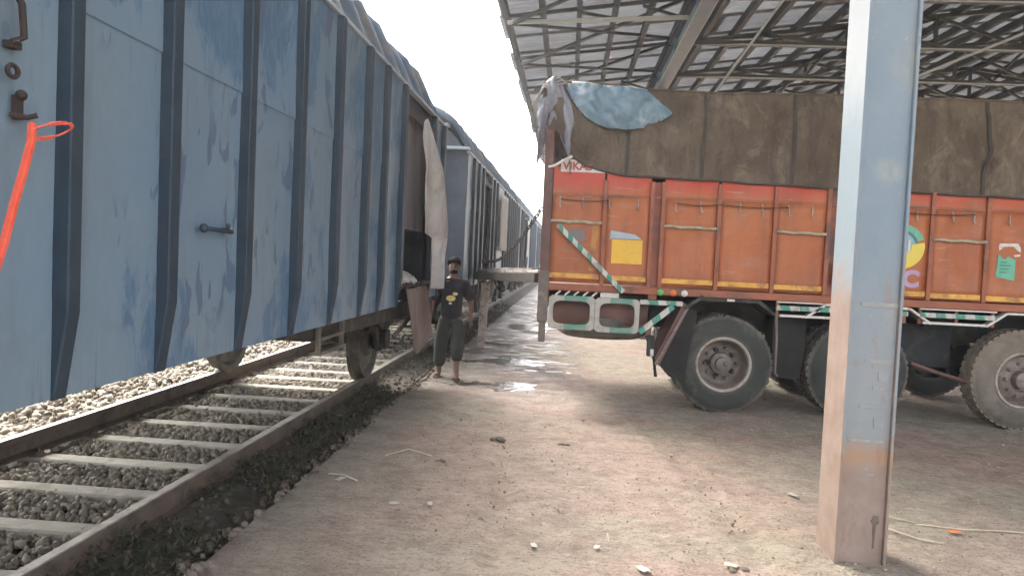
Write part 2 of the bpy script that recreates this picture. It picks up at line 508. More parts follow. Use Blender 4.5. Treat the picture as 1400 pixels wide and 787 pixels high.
def truck_paint(name, a, b, dark, pale, top=None):
    """sun-faded hand paint: vertical grime runs, scuffs, chips, dust at the foot"""
    m_, t, bs = mat(name)
    n = N(t)
    X, Y, Z = n.xyz()
    col = n.mix(n.step(n.noise(1.7, 5, .6, .4), .36, .64), a, b)
    if top:
        col = n.mix(n.step(n.math('ADD', Z, n.math('MULTIPLY', n.noise(1.6, 4), .22)), 2.40, 2.58), col, top)
    runs = n.step(n.noise(11, 5, .65, 0, (1, 1, .10), (1, 2, 3)), .50, .72)
    col = n.mix(n.math('MULTIPLY', runs, .45), col, dark)
    smear = n.step(n.noise(2.6, 6, .7, .6, (.7, 1, 1.4), (5, 5, 0)), .52, .70)
    col = n.mix(n.math('MULTIPLY', smear, .5), col, pale)
    foot = n.math('MULTIPLY', n.step(Z, 1.75, 1.32), n.step(n.noise(4, 5, .65), .38, .62))
    col = n.mix(n.math('MULTIPLY', foot, .5), col, dark)
    chip = n.step(n.noise(30, 5, .75, 0, (1, 1, .7), (7, 1, 2)), .655, .69)
    col = n.mix(chip, col, (.12, .06, .04))
    scr = n.step(n.noise(22, 3, .6, .1, (.12, 1, 1.6), (2, 2, 8)), .66, .70)
    col = n.mix(n.math('MULTIPLY', scr, .5), col, (.45, .3, .22))
    t.links.new(col, bs.inputs['Base Color'])
    t.links.new(n.step(n.noise(5, 4), -.4, 1.2), bs.inputs['Roughness'])
    h = n.math('ADD', n.noise(3, 3), n.math('MULTIPLY', n.noise(30, 3), .05))
    t.links.new(n.bump(h, .4, .02), bs.inputs['Normal'])
    return m_
M['orange'] = truck_paint('truck_orange_brown', (.39, .108, .036), (.48, .150, .052), (.22, .085, .046), (.46, .22, .13))
M['red_band'] = truck_paint('truck_red_band', (.39, .108, .036), (.48, .150, .052), (.22, .085, .046), (.46, .22, .13), (.54, .07, .038))

def concrete_column():
    m_, t, bs = mat('column_paint')
    n = N(t)
    X, Y, Z = n.xyz()
    g = n.new('ShaderNodeNewGeometry')
    sx = n.new('ShaderNodeSeparateXYZ')
    t.links.new(g.outputs['Normal'], sx.inputs[0])
    side = n.step(n.math('MULTIPLY', sx.outputs[0], -1), .4, .6)          # paler towards the track: light from that side put into the colour
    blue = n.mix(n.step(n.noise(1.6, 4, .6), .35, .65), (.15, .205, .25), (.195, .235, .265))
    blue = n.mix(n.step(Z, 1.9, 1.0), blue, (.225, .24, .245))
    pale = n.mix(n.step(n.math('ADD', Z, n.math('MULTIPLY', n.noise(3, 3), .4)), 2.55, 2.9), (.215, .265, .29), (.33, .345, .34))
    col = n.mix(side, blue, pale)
    # pinkish mud: rises to about 1.6 m on the track-side flange, 0.62 m on the front
    mudc = n.mix(n.step(n.noise(7, 5), .35, .7), (.225, .165, .132), (.31, .23, .187))
    wob = n.math('MULTIPLY', n.math('SUBTRACT', n.noise(4, 5, .6), .5), .22)
    zz = n.math('ADD', n.math('ADD', Z, wob), n.math('MULTIPLY', side, -.93))
    edge = n.math('MULTIPLY', n.step(zz, .70, .54), n.step(n.math('ADD', zz, n.math('MULTIPLY', n.noise(6, 5, .7), .3)), .86, .62))
    rustb = n.math('MULTIPLY', n.step(zz, .74, .60), n.step(n.noise(5, 4), .42, .6))
    col = n.mix(n.math('MULTIPLY', rustb, .9), col, (.36, .185, .085))
    col = n.mix(edge, col, mudc)
    # a round yellowish stain on the front
    dx = n.math('SUBTRACT', X, 1.65)
    dz = n.math('SUBTRACT', Z, 2.14)
    d = n.math('ADD', n.math('SQRT', n.math('ADD', n.math('MULTIPLY', dx, dx), n.math('MULTIPLY', dz, dz))), n.math('MULTIPLY', n.noise(14, 4), .07))
    col = n.mix(n.math('MULTIPLY', n.math('MULTIPLY', n.step(d, .125, .07), n.step(n.noise(16, 4), .3, .6)), .5), col, (.33, .325, .25))
    yel = n.math('MULTIPLY', n.step(n.noise(2.6, 5, .65, .2, (1, 1, .6), (6, 6, 1)), .54, .66), .35)
    col = n.mix(yel, col, (.29, .275, .21))
    rs = n.math('MULTIPLY', n.step(n.noise(7, 6, .72, .3, (1.5, 1.5, .5), (2, 9, 4)), .56, .64), n.step(Z, 2.6, .9))
    col = n.mix(n.math('MULTIPLY', rs, .6), col, (.25, .15, .10))
    ch = n.step(n.noise(26, 5, .7), .66, .7)
    col = n.mix(n.math('MULTIPLY', ch, .5), col, (.36, .33, .3))
    t.links.new(col, bs.inputs['Base Color'])
    bs.inputs['Roughness'].default_value = .6
    t.links.new(n.bump(n.noise(18, 5), .25, .008), bs.inputs['Normal'])
    return m_
M['column'] = concrete_column()

def roof_mat():
    m_, t, bs = mat('weathered_roof_sheet')
    n = N(t)
    col = n.mix(n.step(n.noise(1.3, 5), .35, .65), (.150, .160, .172), (.205, .214, .222))
    col = n.mix(n.math('MULTIPLY', n.step(n.noise(3, 6, .7, .3, (.4, 1, 1)), .52, .7), .6), col, (.14, .11, .09))
    v = n.new('ShaderNodeHueSaturation')
    t.links.new(n.math('ADD', n.math('MULTIPLY', n.random(), .35), .82), v.inputs['Value'])
    t.links.new(col, v.inputs['Color'])
    t.links.new(v.outputs[0], bs.inputs['Base Color'])
    bs.inputs['Roughness'].default_value = .6
    tr = n.new('ShaderNodeBsdfTranslucent')
    t.links.new(v.outputs[0], tr.inputs[0])
    ms = n.new('ShaderNodeMixShader')
    ms.inputs[0].default_value = .12
    t.links.new(bs.outputs[0], ms.inputs[1])
    t.links.new(tr.outputs[0], ms.inputs[2])
    t.links.new(ms.outputs[0], t.nodes['Material Output'].inputs['Surface'])
    return m_
M['roof'] = roof_mat()

def ground_mat():
    m_, t, bs = mat('trodden_mud')
    n = N(t)
    X, Y, Z = n.xyz()
    pink, tan, green, dark = (.385, .268, .212), (.385, .305, .24), (.315, .30, .215), (.17, .128, .098)
    a = n.step(n.noise(.55, 5, .6, .5), .40, .60)
    col = n.mix(a, pink, tan)
    gmask = n.math('MULTIPLY', n.step(n.noise(.42, 6, .62, .6, (1, 1, 1), (4, 9, 0)), .45, .60), .75)
    col = n.mix(gmask, col, green)
    mid = n.step(n.noise(3.2, 6, .68, .3, (1, 1.2, 1)), .42, .68)
    col = n.mix(n.math('MULTIPLY', mid, .75), col, (.185, .138, .104))
    fine = n.step(n.noise(21, 6, .75, .2, (.6, 1.3, 1)), .50, .66)
    col = n.mix(n.math('MULTIPLY', fine, .75), col, dark)
    speck = n.step(n.noise(75, 3, .6, 0, (.7, 1.2, 1), (5, 1, 0)), .57, .64)
    col = n.mix(n.math('MULTIPLY', speck, .75), col, (.10, .075, .055))
    pale = n.step(n.noise(14, 6, .75, .2, (.6, 1.3, 1), (3, 3, 3)), .54, .68)
    col = n.mix(n.math('MULTIPLY', pale, .6), col, (.50, .41, .33))
    # damp soil along the platform edge and round the puddles
    wn = n.math('MULTIPLY', n.math('SUBTRACT', n.noise(1.3, 5, .6, .3), .5), 2.2)
    strip = n.math('MULTIPLY', n.step(n.math('ADD', X, wn), .55, -.5), n.step(n.math('ADD', Y, wn), 7.6, 9.0))
    edge = n.step(n.math('ADD', X, n.math('MULTIPLY', wn, .4)), -1.25, -1.75)
    damp = n.math('MAXIMUM', strip, n.math('MULTIPLY', edge, .7))
    col = n.mix(n.math('MULTIPLY', damp, .5), col, (.12, .10, .085))
    t.links.new(col, bs.inputs['Base Color'])
    rg = n.new('ShaderNodeMapRange')
    rg.inputs['To Min'].default_value = .92
    rg.inputs['To Max'].default_value = .22
    t.links.new(n.math('MULTIPLY', damp, n.step(n.noise(4, 5, .6, .2, (.5, 1.4, 1)), .42, .58)), rg.inputs['Value'])
    t.links.new(rg.outputs[0], bs.inputs['Roughness'])
    h = n.math('ADD', n.math('MULTIPLY', n.noise(7, 6, .65), 1.0), n.math('MULTIPLY', n.noise(38, 5, .7), .4))
    t.links.new(n.bump(h, 1.0, .055), bs.inputs['Normal'])
    return m_
M['ground'] = ground_mat()
M['far_ground'] = grainy('dry_earth', (.32, .27, .2), (.42, .36, .28), .6, .95, (.2, .19, .12), .3)
M['bed'] = grainy('dirty_track_soil', (.085, .07, .05), (.14, .115, .085), 5, .95, (.05, .055, .03), 2, bump=.8, bscale=22, bdist=.03)
M['soil_dark'] = grainy('dark_trench_soil', (.075, .062, .046), (.145, .115, .088), 5, .95, (.055, .058, .034), 3, bump=.8, bscale=16, bdist=.04)  # brown soil tone for the strip beside the near rail
def stones_mat(name, cols, vary=1):
    m_, t, bs = mat(name)
    n = N(t)
    at = n.new('ShaderNodeAttribute', attribute_name='tone')
    r = n.new('ShaderNodeValToRGB')
    els = r.color_ramp.elements
    els[0].color = (*cols[0], 1)
    els[1].color = (*cols[-1], 1)
    for i, c in enumerate(cols[1:-1]):
        e = els.new((i + 1) / (len(cols) - 1))
        e.color = (*c, 1)
    t.links.new(at.outputs['Fac'], r.inputs[0])
    t.links.new(r.outputs[0], bs.inputs['Base Color'])
    bs.inputs['Roughness'].default_value = .9
    return m_
M['ballast'] = stones_mat('ballast_stone', [(.13, .105, .08), (.25, .215, .16), (.34, .3, .235), (.2, .16, .125), (.42, .38, .3)])
M['grit_dark'] = stones_mat('trench_stone', [(.04, .034, .026), (.09, .075, .06), (.06, .05, .04), (.13, .11, .09), (.05, .04, .03)])
M['edge_soil'] = stones_mat('edge_crumb', [(.08, .062, .048), (.19, .145, .112), (.13, .1, .078), (.26, .21, .165), (.1, .08, .062)])
M['grit'] = stones_mat('grit_crumb', [(.12, .09, .065), (.30, .22, .165), (.2, .15, .11), (.42, .34, .27), (.16, .12, .09)])
M['weed'] = stones_mat('weed_leaf', [(.028, .038, .016), (.04, .058, .022), (.06, .052, .028), (.085, .065, .04), (.035, .05, .022)])
mw, tw, bw = mat('muddy_water')
bw.inputs['Base Color'].default_value = (.10, .085, .068, 1)
bw.inputs['Roughness'].default_value = .12
bw.inputs['IOR'].default_value = 1.33
nw = N(tw)
tw.links.new(nw.bump(nw.noise(9, 4), .5, .02), bw.inputs['Normal'])
M['water'] = mw

# ================================================================== SETTING
RAILS = (-2.40, -4.10)
RT = .08                     # rail top
SLT = -.085                  # sleeper top
EDGE = -1.74                 # platform edge

# ground to the horizon
g = MB().grid(lambda u, v: ((u - .5) * 1600, (v - .5) * 1600, -.62), 8, 8)
tag(g.build('ground', M['far_ground']), kind='structure', label='dry bare earth stretching away around the goods siding')

# platform: dense near, coarse far
PUD = [(-.72, 9.25, .62, .5), (-.95, 11.2, .8, .42), (-1.1, 13.6, .6, .5), (-.9, 17, .6, .7)]
def ground_h(x, y):
    h = .022 * nz(x, y, 0, .8) + .014 * nz(x, y, 3, 2.4) + .010 * nz(x, y, 7, 6) + .006 * nz(x, y, 2, 14)
    # cart ruts across the wet strip
    wet = max(0, min(1, (.6 - x) / .8)) * max(0, min(1, (y - 8) / 1.5))
    h += wet * (.020 * nz(x * .8, y * 2.6, 5, 1.0) + .020 * nz(x * 1.6, y * 3.4, 9, 1.6) + .010 * nz(x, y * 1.6, 9, 7))
    for px, py, rx, ry in PUD:
        d = ((x - px) / rx) ** 2 + ((y - py) / ry) ** 2
        if d < 2.2:
            h -= .045 * math.exp(-d * 1.3) * (1 + .5 * nz(x, y, 1, 3))
    if abs(x - 1.66) < .6 and abs(y - 4.2) < .6:   # soil heaped against the column's foot
        d = ((x - 1.66) ** 2 + (y - 4.22) ** 2) ** .5
        h += .035 * max(0, 1 - max(0, d - .2) / .35)
    return h
FEET = [(random.uniform(-1.3, 2.6), 3.3 + 6 * random.random(), random.uniform(0, PI), random.uniform(.4, 1)) for _ in range(70)]
def feet_h(x, y):
    h = 0
    for fx, fy, fa, fd in FEET:
        dx, dy = x - fx, y - fy
        if abs(dx) < .2 and abs(dy) < .2:
            a, b = dx * math.cos(fa) + dy * math.sin(fa), -dx * math.sin(fa) + dy * math.cos(fa)
            q = (a / .13) ** 2 + (b / .05) ** 2
            if q < 3.5:
                h += fd * .014 * (-math.exp(-q * 1.2) + .35 * math.exp(-(q - 1.8) ** 2 * 2))
    # two old cart tracks curving towards the truck's tail
    for off in (0, 1.45):
        c = -.6 + off + .28 * math.sin(y * .45)
        d = abs(x - c)
        if d < .3 and y < 12:
            h += -.016 * math.exp(-(d / .075) ** 2) + .007 * math.exp(-((d - .13) / .04) ** 2)
    return h
def edge_x(y):
    return EDGE - .02 + .02 * nz(y, 0, 2, .9) + .02 * nz(y, 4, 2, 3.1) + .012 * nz(y, 8, 2, 11)
def plat(x0, x1, y0, y1, nx, ny, mb, first=False):
    def fn(u, v):
        y = y0 + (y1 - y0) * v
        x = x0 + (x1 - x0) * u
        if first:
            e = edge_x(y)
            x = e + (x1 - e) * (u ** 1.15)
        return (x, y, ground_h(x, y) + (feet_h(x, y) if 3 < y < 8 and x < 3 else 0))
    mb.grid(fn, nx, ny)
pm = MB()
plat(EDGE, 6.0, -3, 3, 60, 60, pm, True)
plat(EDGE, 6.0, 3, 11, 240, 260, pm, True)
plat(EDGE, 6.0, 11, 16, 110, 90, pm, True)
plat(EDGE, 6.0, 16, 34, 60, 120, pm, True)
plat(EDGE, 6.0, 34, 90, 20, 60, pm, True)
plat(6.0, 60, -3, 90, 40, 60, pm)
# the edge's vertical face
NY = 400
def ef(u, v):
    y = -3 + 93 * u
    e = edge_x(y)
    return (e + .004 if v < .5 else e - .02, y, ground_h(e, y) if v < .5 else -.6)
pm.grid(ef, NY, 1)
po = pm.build('platform', M['ground'], smooth=True)
tag(po, kind='structure', label='trodden mud loading platform with damp patches along its edge')
wt = MB()
for px, py, rx, ry in PUD[:1]:
    pass
wt.grid(lambda u, v: (-1.62 + 1.9 * u, 8.55 + 26 * v, -.021), 4, 20)
tag(wt.build('puddle_water', M['water']), kind='structure', label='shallow muddy puddles lying along the wet platform edge')

# track bed
tb = MB()
tb.prism([(-12, -.6), (-9.2, -.19), (-2.3, -.17), (-2.0, -.24), (-1.72, -.34), (-1.70, -.6)], 'y', -6, 120)
tag(tb.build('track_bed', M['bed']), kind='structure', label='dirty soil bed that carries the railway track')
cess = MB()
cess.grid(lambda u, v: (-2.30 + .62 * u, -3 + 60 * v, -.048 - .075 * u + .014 * nz(u * 3, v * 60 * 2, 0, 1.0) + .012 * nz(u * 9, v * 60 * 7, 4, 1.0)), 14, 500)
tag(cess.build('trench_soil', M['soil_dark'], smooth=True), kind='structure', label='dark soil between the near rail and the platform edge')

track = tag(empty('railway_track', (-3.25, 0, 0)), kind='structure', label='single railway track on pale concrete sleepers beneath the train')
for x in RAILS:
    prof = [(-.068, -.085), (.068, -.085), (.068, -.073), (.012, -.055), (.010, .035), (.034, .045), (.034, .074), (.028, .08), (-.028, .08), (-.034, .074), (-.034, .045), (-.010, .035), (-.012, -.055), (-.068, -.073)]
    rb = MB()
    rb.prism([(x + a, b) for a, b in prof], 'y', -6, 110)
    ro = rb.build('rail', [M['rail_side'], M['rail_head']], track)
    for p in ro.data.polygons:
        if p.normal.z > .3 and p.center.z > .07:
            p.material_index = 1
sm = MB()
sm.prism([(-.11, -.30), (.11, -.30), (.082, SLT - .012), (.070, SLT), (-.070, SLT), (-.082, SLT - .012)], 'x', -1.2, 1.2)
sme = sm.mesh('sleeper', M['sleeper'])
SLY = [4.02 + .65 * k for k in range(-7, 62)]
for y in SLY:
    o = link('sleeper', sme, track, 0, (-3.2 + random.uniform(-.03, .03), y + random.uniform(-.02, .02), random.uniform(-.008, .004)))
    o.rotation_euler.z = random.uniform(-.012, .012)
cl = MB()
cl.box(-.035, .035, -.05, .05, 0, .022)
cl.tube([(.02, -.035, .02), (.05, -.02, .045), (.02, .0, .05), (-.02, .02, .035)], .009, 6)
clm = cl.mesh('rail_clip', M['rail_side'])
for y in SLY[4:26]:
    for x in RAILS:
        for s in (-1, 1):
            o = link('rail_clip', clm, track, 0, (x + s * .095, y, SLT))
            if s < 0:
                o.rotation_euler.z = PI

# ballast as real stones
ICO_V = None
def ico():
    bm = bmesh.new()
    bmesh.ops.create_icosphere(bm, subdivisions=1, radius=1)
    v = np.array([x.co[:] for x in bm.verts])
    f = np.array([[q.index for q in x.verts] for x in bm.faces])
    bm.free()
    return v, f
IV, IF = ico()
def stones(name, pts, sizes, material, label):
    n = len(pts)
    nv, nf = len(IV), len(IF)
    sc = sizes[:, None, None] * (RNG.uniform(.6, 1.25, (n, 1, 3)))
    V = IV[None] * (1 + RNG.uniform(-.42, .28, (n, nv, 1))) * sc
    # random rotation
    q = RNG.normal(size=(n, 4))
    q /= np.linalg.norm(q, axis=1)[:, None]
    a, b, c, d = q.T
    Rm = np.stack([1 - 2 * (c * c + d * d), 2 * (b * c - a * d), 2 * (b * d + a * c), 2 * (b * c + a * d), 1 - 2 * (b * b + d * d), 2 * (c * d - a * b), 2 * (b * d - a * c), 2 * (c * d + a * b), 1 - 2 * (b * b + c * c)], 1).reshape(n, 3, 3)
    V = np.einsum('nij,nkj->nki', Rm, V) + pts[:, None, :]
    F = (IF[None] + (np.arange(n) * nv)[:, None, None]).reshape(-1, 3)
    me = bpy.data.meshes.new(name)
    me.vertices.add(n * nv)
    me.vertices.foreach_set('co', V.reshape(-1))
    me.loops.add(F.size)
    me.loops.foreach_set('vertex_index', F.reshape(-1).astype(np.int32))
    me.polygons.add(len(F))
    me.polygons.foreach_set('loop_start', (np.arange(len(F)) * 3).astype(np.int32))
    me.update(calc_edges=True)
    at = me.attributes.new('tone', 'FLOAT', 'POINT')
    at.data.foreach_set('value', np.repeat(RNG.uniform(0, 1, n), nv).astype(np.float32))
    me.materials.append(material)
    o = link(name, me)
    return tag(o, label, kind='stuff')
def scatter(n, x0, x1, y0, y1, z, zj, skip_sleepers=True):
    x = RNG.uniform(x0, x1, n)
    y = RNG.uniform(y0, y1, n)
    if skip_sleepers:
        k = (y - 4.02) / .65
        d = np.abs(k - np.round(k)) * .65
        keep = (d > .115) | (RNG.uniform(0, 1, n) < .03)
        x, y = x[keep], y[keep]
    zz = z + RNG.uniform(-zj, zj, len(x))
    if skip_sleepers:
        pass
    return np.stack([x, y, zz], 1)
p1 = scatter(20000, -4.02, -2.45, 1.5, 13, -.112, .018)
stones('ballast', p1, RNG.uniform(.014, .034, len(p1)), M['ballast'], 'brown crushed stone ballast lying between the sleepers')
p2 = scatter(19000, -8.2, -4.20, 1.5, 16, -.125, .03, False)
p2[:, 2] += .05 * np.exp(-((p2[:, 0] + 5.6) / .9) ** 2)
stones('ballast', p2, RNG.uniform(.024, .046, len(p2)), M['ballast'], 'pale sunlit stone ballast beyond the far rail of the track')
p3 = np.concatenate([scatter(3500, -4.02, -2.45, 13, 30, -.118, .02), scatter(4500, -8.5, -4.2, 16, 40, -.12, .03, False)])
stones('ballast', p3, RNG.uniform(.035, .06, len(p3)), M['ballast'], 'stone ballast further along the track under the distant wagons')
p4 = np.stack([RNG.uniform(-2.34, -1.8, 900), RNG.uniform(2, 25, 900), np.zeros(900)], 1)
p4[:, 2] = -.06 - .075 * (p4[:, 0] + 2.30) / .62 + .02
stones('loose_stones', p4, RNG.uniform(.012, .032, 900), M['grit_dark'], 'loose stones scattered in the dark trench beside the platform edge')

gp = np.stack([RNG.uniform(-1.6, 4.5, 5200), 3.2 + 11 * RNG.uniform(0, 1, 5200) ** 1.5, np.zeros(5200)], 1)
dens = np.array([nz(a * .9, b * .9, 6) for a, b in zip(gp[:, 0], gp[:, 1])])
gp = gp[dens > -.12]
gp[:, 2] = [ground_h(a, b) for a, b in zip(gp[:, 0], gp[:, 1])]
stones('grit', gp, RNG.uniform(.003, .011, len(gp)) * (1 + (RNG.uniform(0, 1, len(gp)) > .97)), M['grit'], 'crumbs of dry mud and grit scattered over the platform')
p5 = np.stack([RNG.uniform(-1.98, -1.72, 1100), 2 + 22 * RNG.uniform(0, 1, 1100) ** 1.4, np.zeros(1100)], 1)
p5[:, 2] = np.where(p5[:, 0] > -1.77, .0, -.095 + .07 * np.clip((p5[:, 0] + 1.98) / .2, 0, 1)) + RNG.uniform(-.02, .02, 1100)
stones('crumbled_edge', p5, RNG.uniform(.008, .034, 1100), M['edge_soil'], 'crumbled earth and stones broken off along the platform edge')
# weeds in the trench
def weeds():
    n = 15000
    y = 1.8 + 24 * RNG.uniform(0, 1, n) ** 1.7
    x = RNG.uniform(-2.33, -1.79, n)
    dens = np.array([nz(a * 2.2, b * 1.3, 2, 1.0) for a, b in zip(x, y)])
    keep = dens > -.2
    x, y = x[keep], y[keep]
    n = len(x)
    z = -.05 - .075 * (x + 2.30) / .62 + RNG.uniform(0, .085, n)
    s = RNG.uniform(.008, .026, n)
    a = RNG.uniform(0, 2 * PI, n)
    tilt = RNG.uniform(-.1, 1.0, n)
    d = np.stack([np.cos(a) * np.cos(tilt), np.sin(a) * np.cos(tilt), np.sin(tilt)], 1)
    sd_ = np.stack([-np.sin(a), np.cos(a), RNG.uniform(-.3, .3, n)], 1)
    c = np.stack([x, y, z], 1)
    V = np.stack([c, c + d * s[:, None] + sd_ * s[:, None] * .45, c + d * s[:, None] * 2.1, c + d * s[:, None] - sd_ * s[:, None] * .45], 1).reshape(-1, 3)
    me = bpy.data.meshes.new('weeds')
    me.from_pydata(V.tolist(), [], (np.arange(n)[:, None] * 4 + np.arange(4)[None]).tolist())
    at = me.attributes.new('tone', 'FLOAT', 'POINT')
    at.data.foreach_set('value', np.repeat(RNG.uniform(0, 1, n), 4).astype(np.float32))
    me.materials.append(M['weed'])
    tag(link('weeds', me), 'low dark weeds growing in the trench beside the near rail', kind='stuff')
weeds()

# ================================================================== WAGONS
WX = -1.62           # side sheet plane
WZ0, WZ1 = 1.08, 3.15
WC = -3.25           # centre line
WF = 2 * WC - WX     # far side plane

def wheelset(parent, y):
    """two wheels on an axle"""
    for x, s in ((RAILS[0], 1), (RAILS[1], -1)):
        wb = MB()
        wb.lathe([(.05, -.08), (.17, -.075), (.19, -.03), (.36, -.02), (.40, -.065), (.485, -.07), (.487, -.03), (.455, -.02), (.45, .065), (.40, .07), (.37, .02), (.2, .03), (.17, .09), (.05, .095)], (0, 0, 0), 'x', 36)
        if s < 0:
            wb.v = [(-a, b, c) for a, b, c in wb.v]
        wb.build('wheel', M['wheel_steel'], parent, smooth='auto', loc=(x, y, RT + .452))
    MB().tube([(RAILS[1] - .2, y, RT + .452), (RAILS[0] + .2, y, RT + .452)], .07, 10).build('axle', M['underframe'], parent)

def bogie(parent, yc, half):
    b = MB()
    for x in (RAILS[0] + .22, RAILS[1] - .22):
        b.prism([(yc - half - .25, .50), (yc - half - .2, .72), (yc - half + .15, .78), (yc - .35, .98), (yc + .35, .98), (yc + half - .15, .78), (yc + half + .2, .72), (yc + half + .25, .50), (yc + half - .16, .44), (yc + half - .2, .62), (yc + .32, .40), (yc - .32, .40), (yc - half + .2, .62), (yc - half + .16, .44)], 'x', x - .06, x + .06)
        for yy in (yc - half, yc + half):
            b.lathe([(.001, .12), (.10, .12), (.12, .06), (.12, -.06)], (x, yy, RT + .45), 'x', 14)
        for k in (-.14, 0, .14):
            b.tube([(x + .02, yc + k, .45), (x + .02, yc + k, .9)], .055, 8)
    b.box(RAILS[1] - .2, RAILS[0] + .2, yc - .18, yc + .18, .72, 1.0)
    bo = b.build('bogie', M['underframe'], parent, bevel=.008)
    wheelset(bo, yc - half)
    wheelset(bo, yc + half)
    return bo

def axle_set(parent, yc):
    """one sprung axle in W-shaped axle guards"""
    bo = None
    for x in (RAILS[0] + .20, RAILS[1] - .20):
        b = MB()
        b.prism([(yc - .62, 1.06), (yc - .14, .42), (yc + .14, .42), (yc + .62, 1.06), (yc + .46, 1.06), (yc + .12, .62), (yc - .12, .62), (yc - .46, 1.06)], 'x', x - .02, x + .02)
        b.box(x - .07, x + .09, yc - .12, yc + .12, .44, .66)
        for k in range(6):
            b.bar((x + .03, yc - .60 + .085 * k, .80 - .022 * k), (x + .03, yc + .60 - .085 * k, .80 - .022 * k), .08, .018)
        bo = b.build('axle_guard', M['underframe'], parent, bevel=.005)
    wheelset(bo, yc)

def roof_fn(y0, y1):
    wd = (WX - .02) - WC
    def fn(u, v):
        y = y0 + (y1 - y0) * v
        t = (u - .5) * 2
        x = WC - t * wd
        a = 1 - abs(t) ** 2.6
        base = WZ1 + .03 + .58 * (1 - abs(t) ** 4.2)
        ph = (y / .60) % 1.0
        cor = .26 * max(0, math.sin(PI * ph)) ** 1.2 * min(1, a * 3.2) * (1 + .25 * nz(math.floor(y / .6) * 3.7, 1))
        return (x, y, base + cor)
    return fn

def wagon_core(root, y0, y1, door):
    """shell, roof, floor, sills, ends, couplers"""
    e = .045
    sh = MB()
    sh.box(WF, WX - e, y0, y1, WZ0 + .04, WZ0 + .10)                         # floor
    sh.box(WF, WF + .01, y0, y1, WZ0 + .1, WZ1)                              # far wall
    d0, d1 = door
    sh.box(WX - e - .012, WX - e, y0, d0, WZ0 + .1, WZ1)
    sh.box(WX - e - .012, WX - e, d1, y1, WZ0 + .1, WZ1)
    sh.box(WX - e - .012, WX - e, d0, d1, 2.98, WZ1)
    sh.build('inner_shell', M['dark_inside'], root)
    rf = MB()
    rf.grid(roof_fn(y0, y1), 28, int((y1 - y0) / .60 * 12))
    rf.build('roof', M['wagon_roof'], root, smooth=True)
    MB().box(WX - .02, WX + .035, y0 - .02, y1 + .02, WZ1, WZ1 + .028).build('roof_gutter', M['gutter'], root)
    MB().box(WF - .035, WF + .02, y0 - .02, y1 + .02, WZ1, WZ1 + .028).build('roof_gutter', M['gutter'], root)
    # arched ends
    for y, s in ((y0, -1), (y1, 1)):
        poly = [(WX, WZ0), (WX, WZ1)]
        for i in range(1, 12):
            t = 1 - i / 6
            poly.append((WC + t * (WX - WC), WZ1 + .58 * (1 - abs(t) ** 4.2)))
        poly += [(WF, WZ1), (WF, WZ0)]
        ew = MB().prism(poly, 'y', y, y + s * .03).build('end_wall', M['wagon_end'], root)
        for k in range(4):
            x = WC + (k - 1.5) * .8
            MB().box(x - .05, x + .05, y + s * .03, y + s * .09, WZ0, WZ1 + .2).build('end_rib', M['wagon'], ew)
        MB().box(WF - .02, WX + .04, min(y + s * .032, y + s * .2), max(y + s * .032, y + s * .2), WZ1 + .03, WZ1 + .07).build('end_ledge', M['gutter'], ew)
    # underframe
    uf = MB()
    for x in (WX - .10, WF + .10):
        ym = (y0 + y1) / 2
        uf.prism([(ym + .85, WZ0 - .004), (ym + 1.7, .97), (y1 - .02, .90), (y1 - .02, WZ0 - .004)], 'x', x - .04, x + .04)
    uf.box(WC - .25, WC + .25, y0, y1, .78, WZ0 + .02)
    for k in range(int((y1 - y0) / 1.3)):
        yy = y0 + .6 + 1.3 * k
        uf.box(WF + .5, WX - .5, yy - .05, yy + .05, 1.0, WZ0)
    uf.build('underframe', M['underframe'], root)
    for y, s in ((y0, -1), (y1, 1)):
        cp = MB()
        cp.box(WC - .08, WC + .08, min(y, y + s * .45), max(y, y + s * .45), .82, .98)
        cp.box(WC - .16, WC + .14, min(y + s * .40, y + s * .56), max(y + s * .40, y + s * .56), .76, 1.04)
        cp.build('coupler', M['underframe'], root, bevel=.015)
    bt = MB()
    bt.lathe([(.001, -.4), (.09, -.4), (.11, -.34), (.11, .34), (.09, .4), (.001, .4)], (WC - .5, y1 - 4.0, .95), 'y', 16)
    bt.build('brake_cylinder', M['underframe'], root, smooth='auto')

def side_plates(root, ribs, y0, y1, door, mats):
    """three rows of plates in every bay; a rib over each joint"""
    ys = [y0] + ribs + [y1]
    rows = [(WZ0 + .0, 1.291), (1.2895, 2.331), (2.3295, WZ1 - .002)]
    for a, b in zip(ys[:-1], ys[1:]):
        if door[0] - .12 <= a and b <= door[1] + .12:
            continue
        for i, (z0, z1) in enumerate(rows):
            bulge = (.0, .004, .009)[i]
            pb = MB()
            dep = random.uniform(.008, .026)
            if i == 0:
                pb.box(WX - .012, WX + .002, a + .002, b - .002, z0, z1)
            else:
                # slightly buckled sheet
                def fn(u, v, a=a, b=b, z0=z0, z1=z1, dep=dep, bulge=bulge):
                    y = a + .002 + (b - a - .004) * u
                    z = z0 + (z1 - z0) * v
                    k = math.sin(PI * u) * math.sin(PI * v)
                    return (WX + bulge - dep * k + .004 * nz(y * 2, z * 2, a), y, z)
                pb.grid(fn, 6, 8)
            pb.build('side_plate', mats, root, smooth=(i > 0))

def side_rib(root, y, wd=.10, dp=.055, z1=WZ1):
    rb = MB()
    # a pressed channel: flat face, tapering into the sheet at the foot
    for s0 in (0,):
        poly = [(WX - .012, z1), (WX + dp, z1), (WX + dp, 1.36), (WX + .012, WZ0 - .004), (WX - .012, WZ0 - .004)]
        rb.prism(poly, 'y', y - wd / 2, y + wd / 2)
    rb.build('side_rib', M['wagon_rib'], root, bevel=.006)

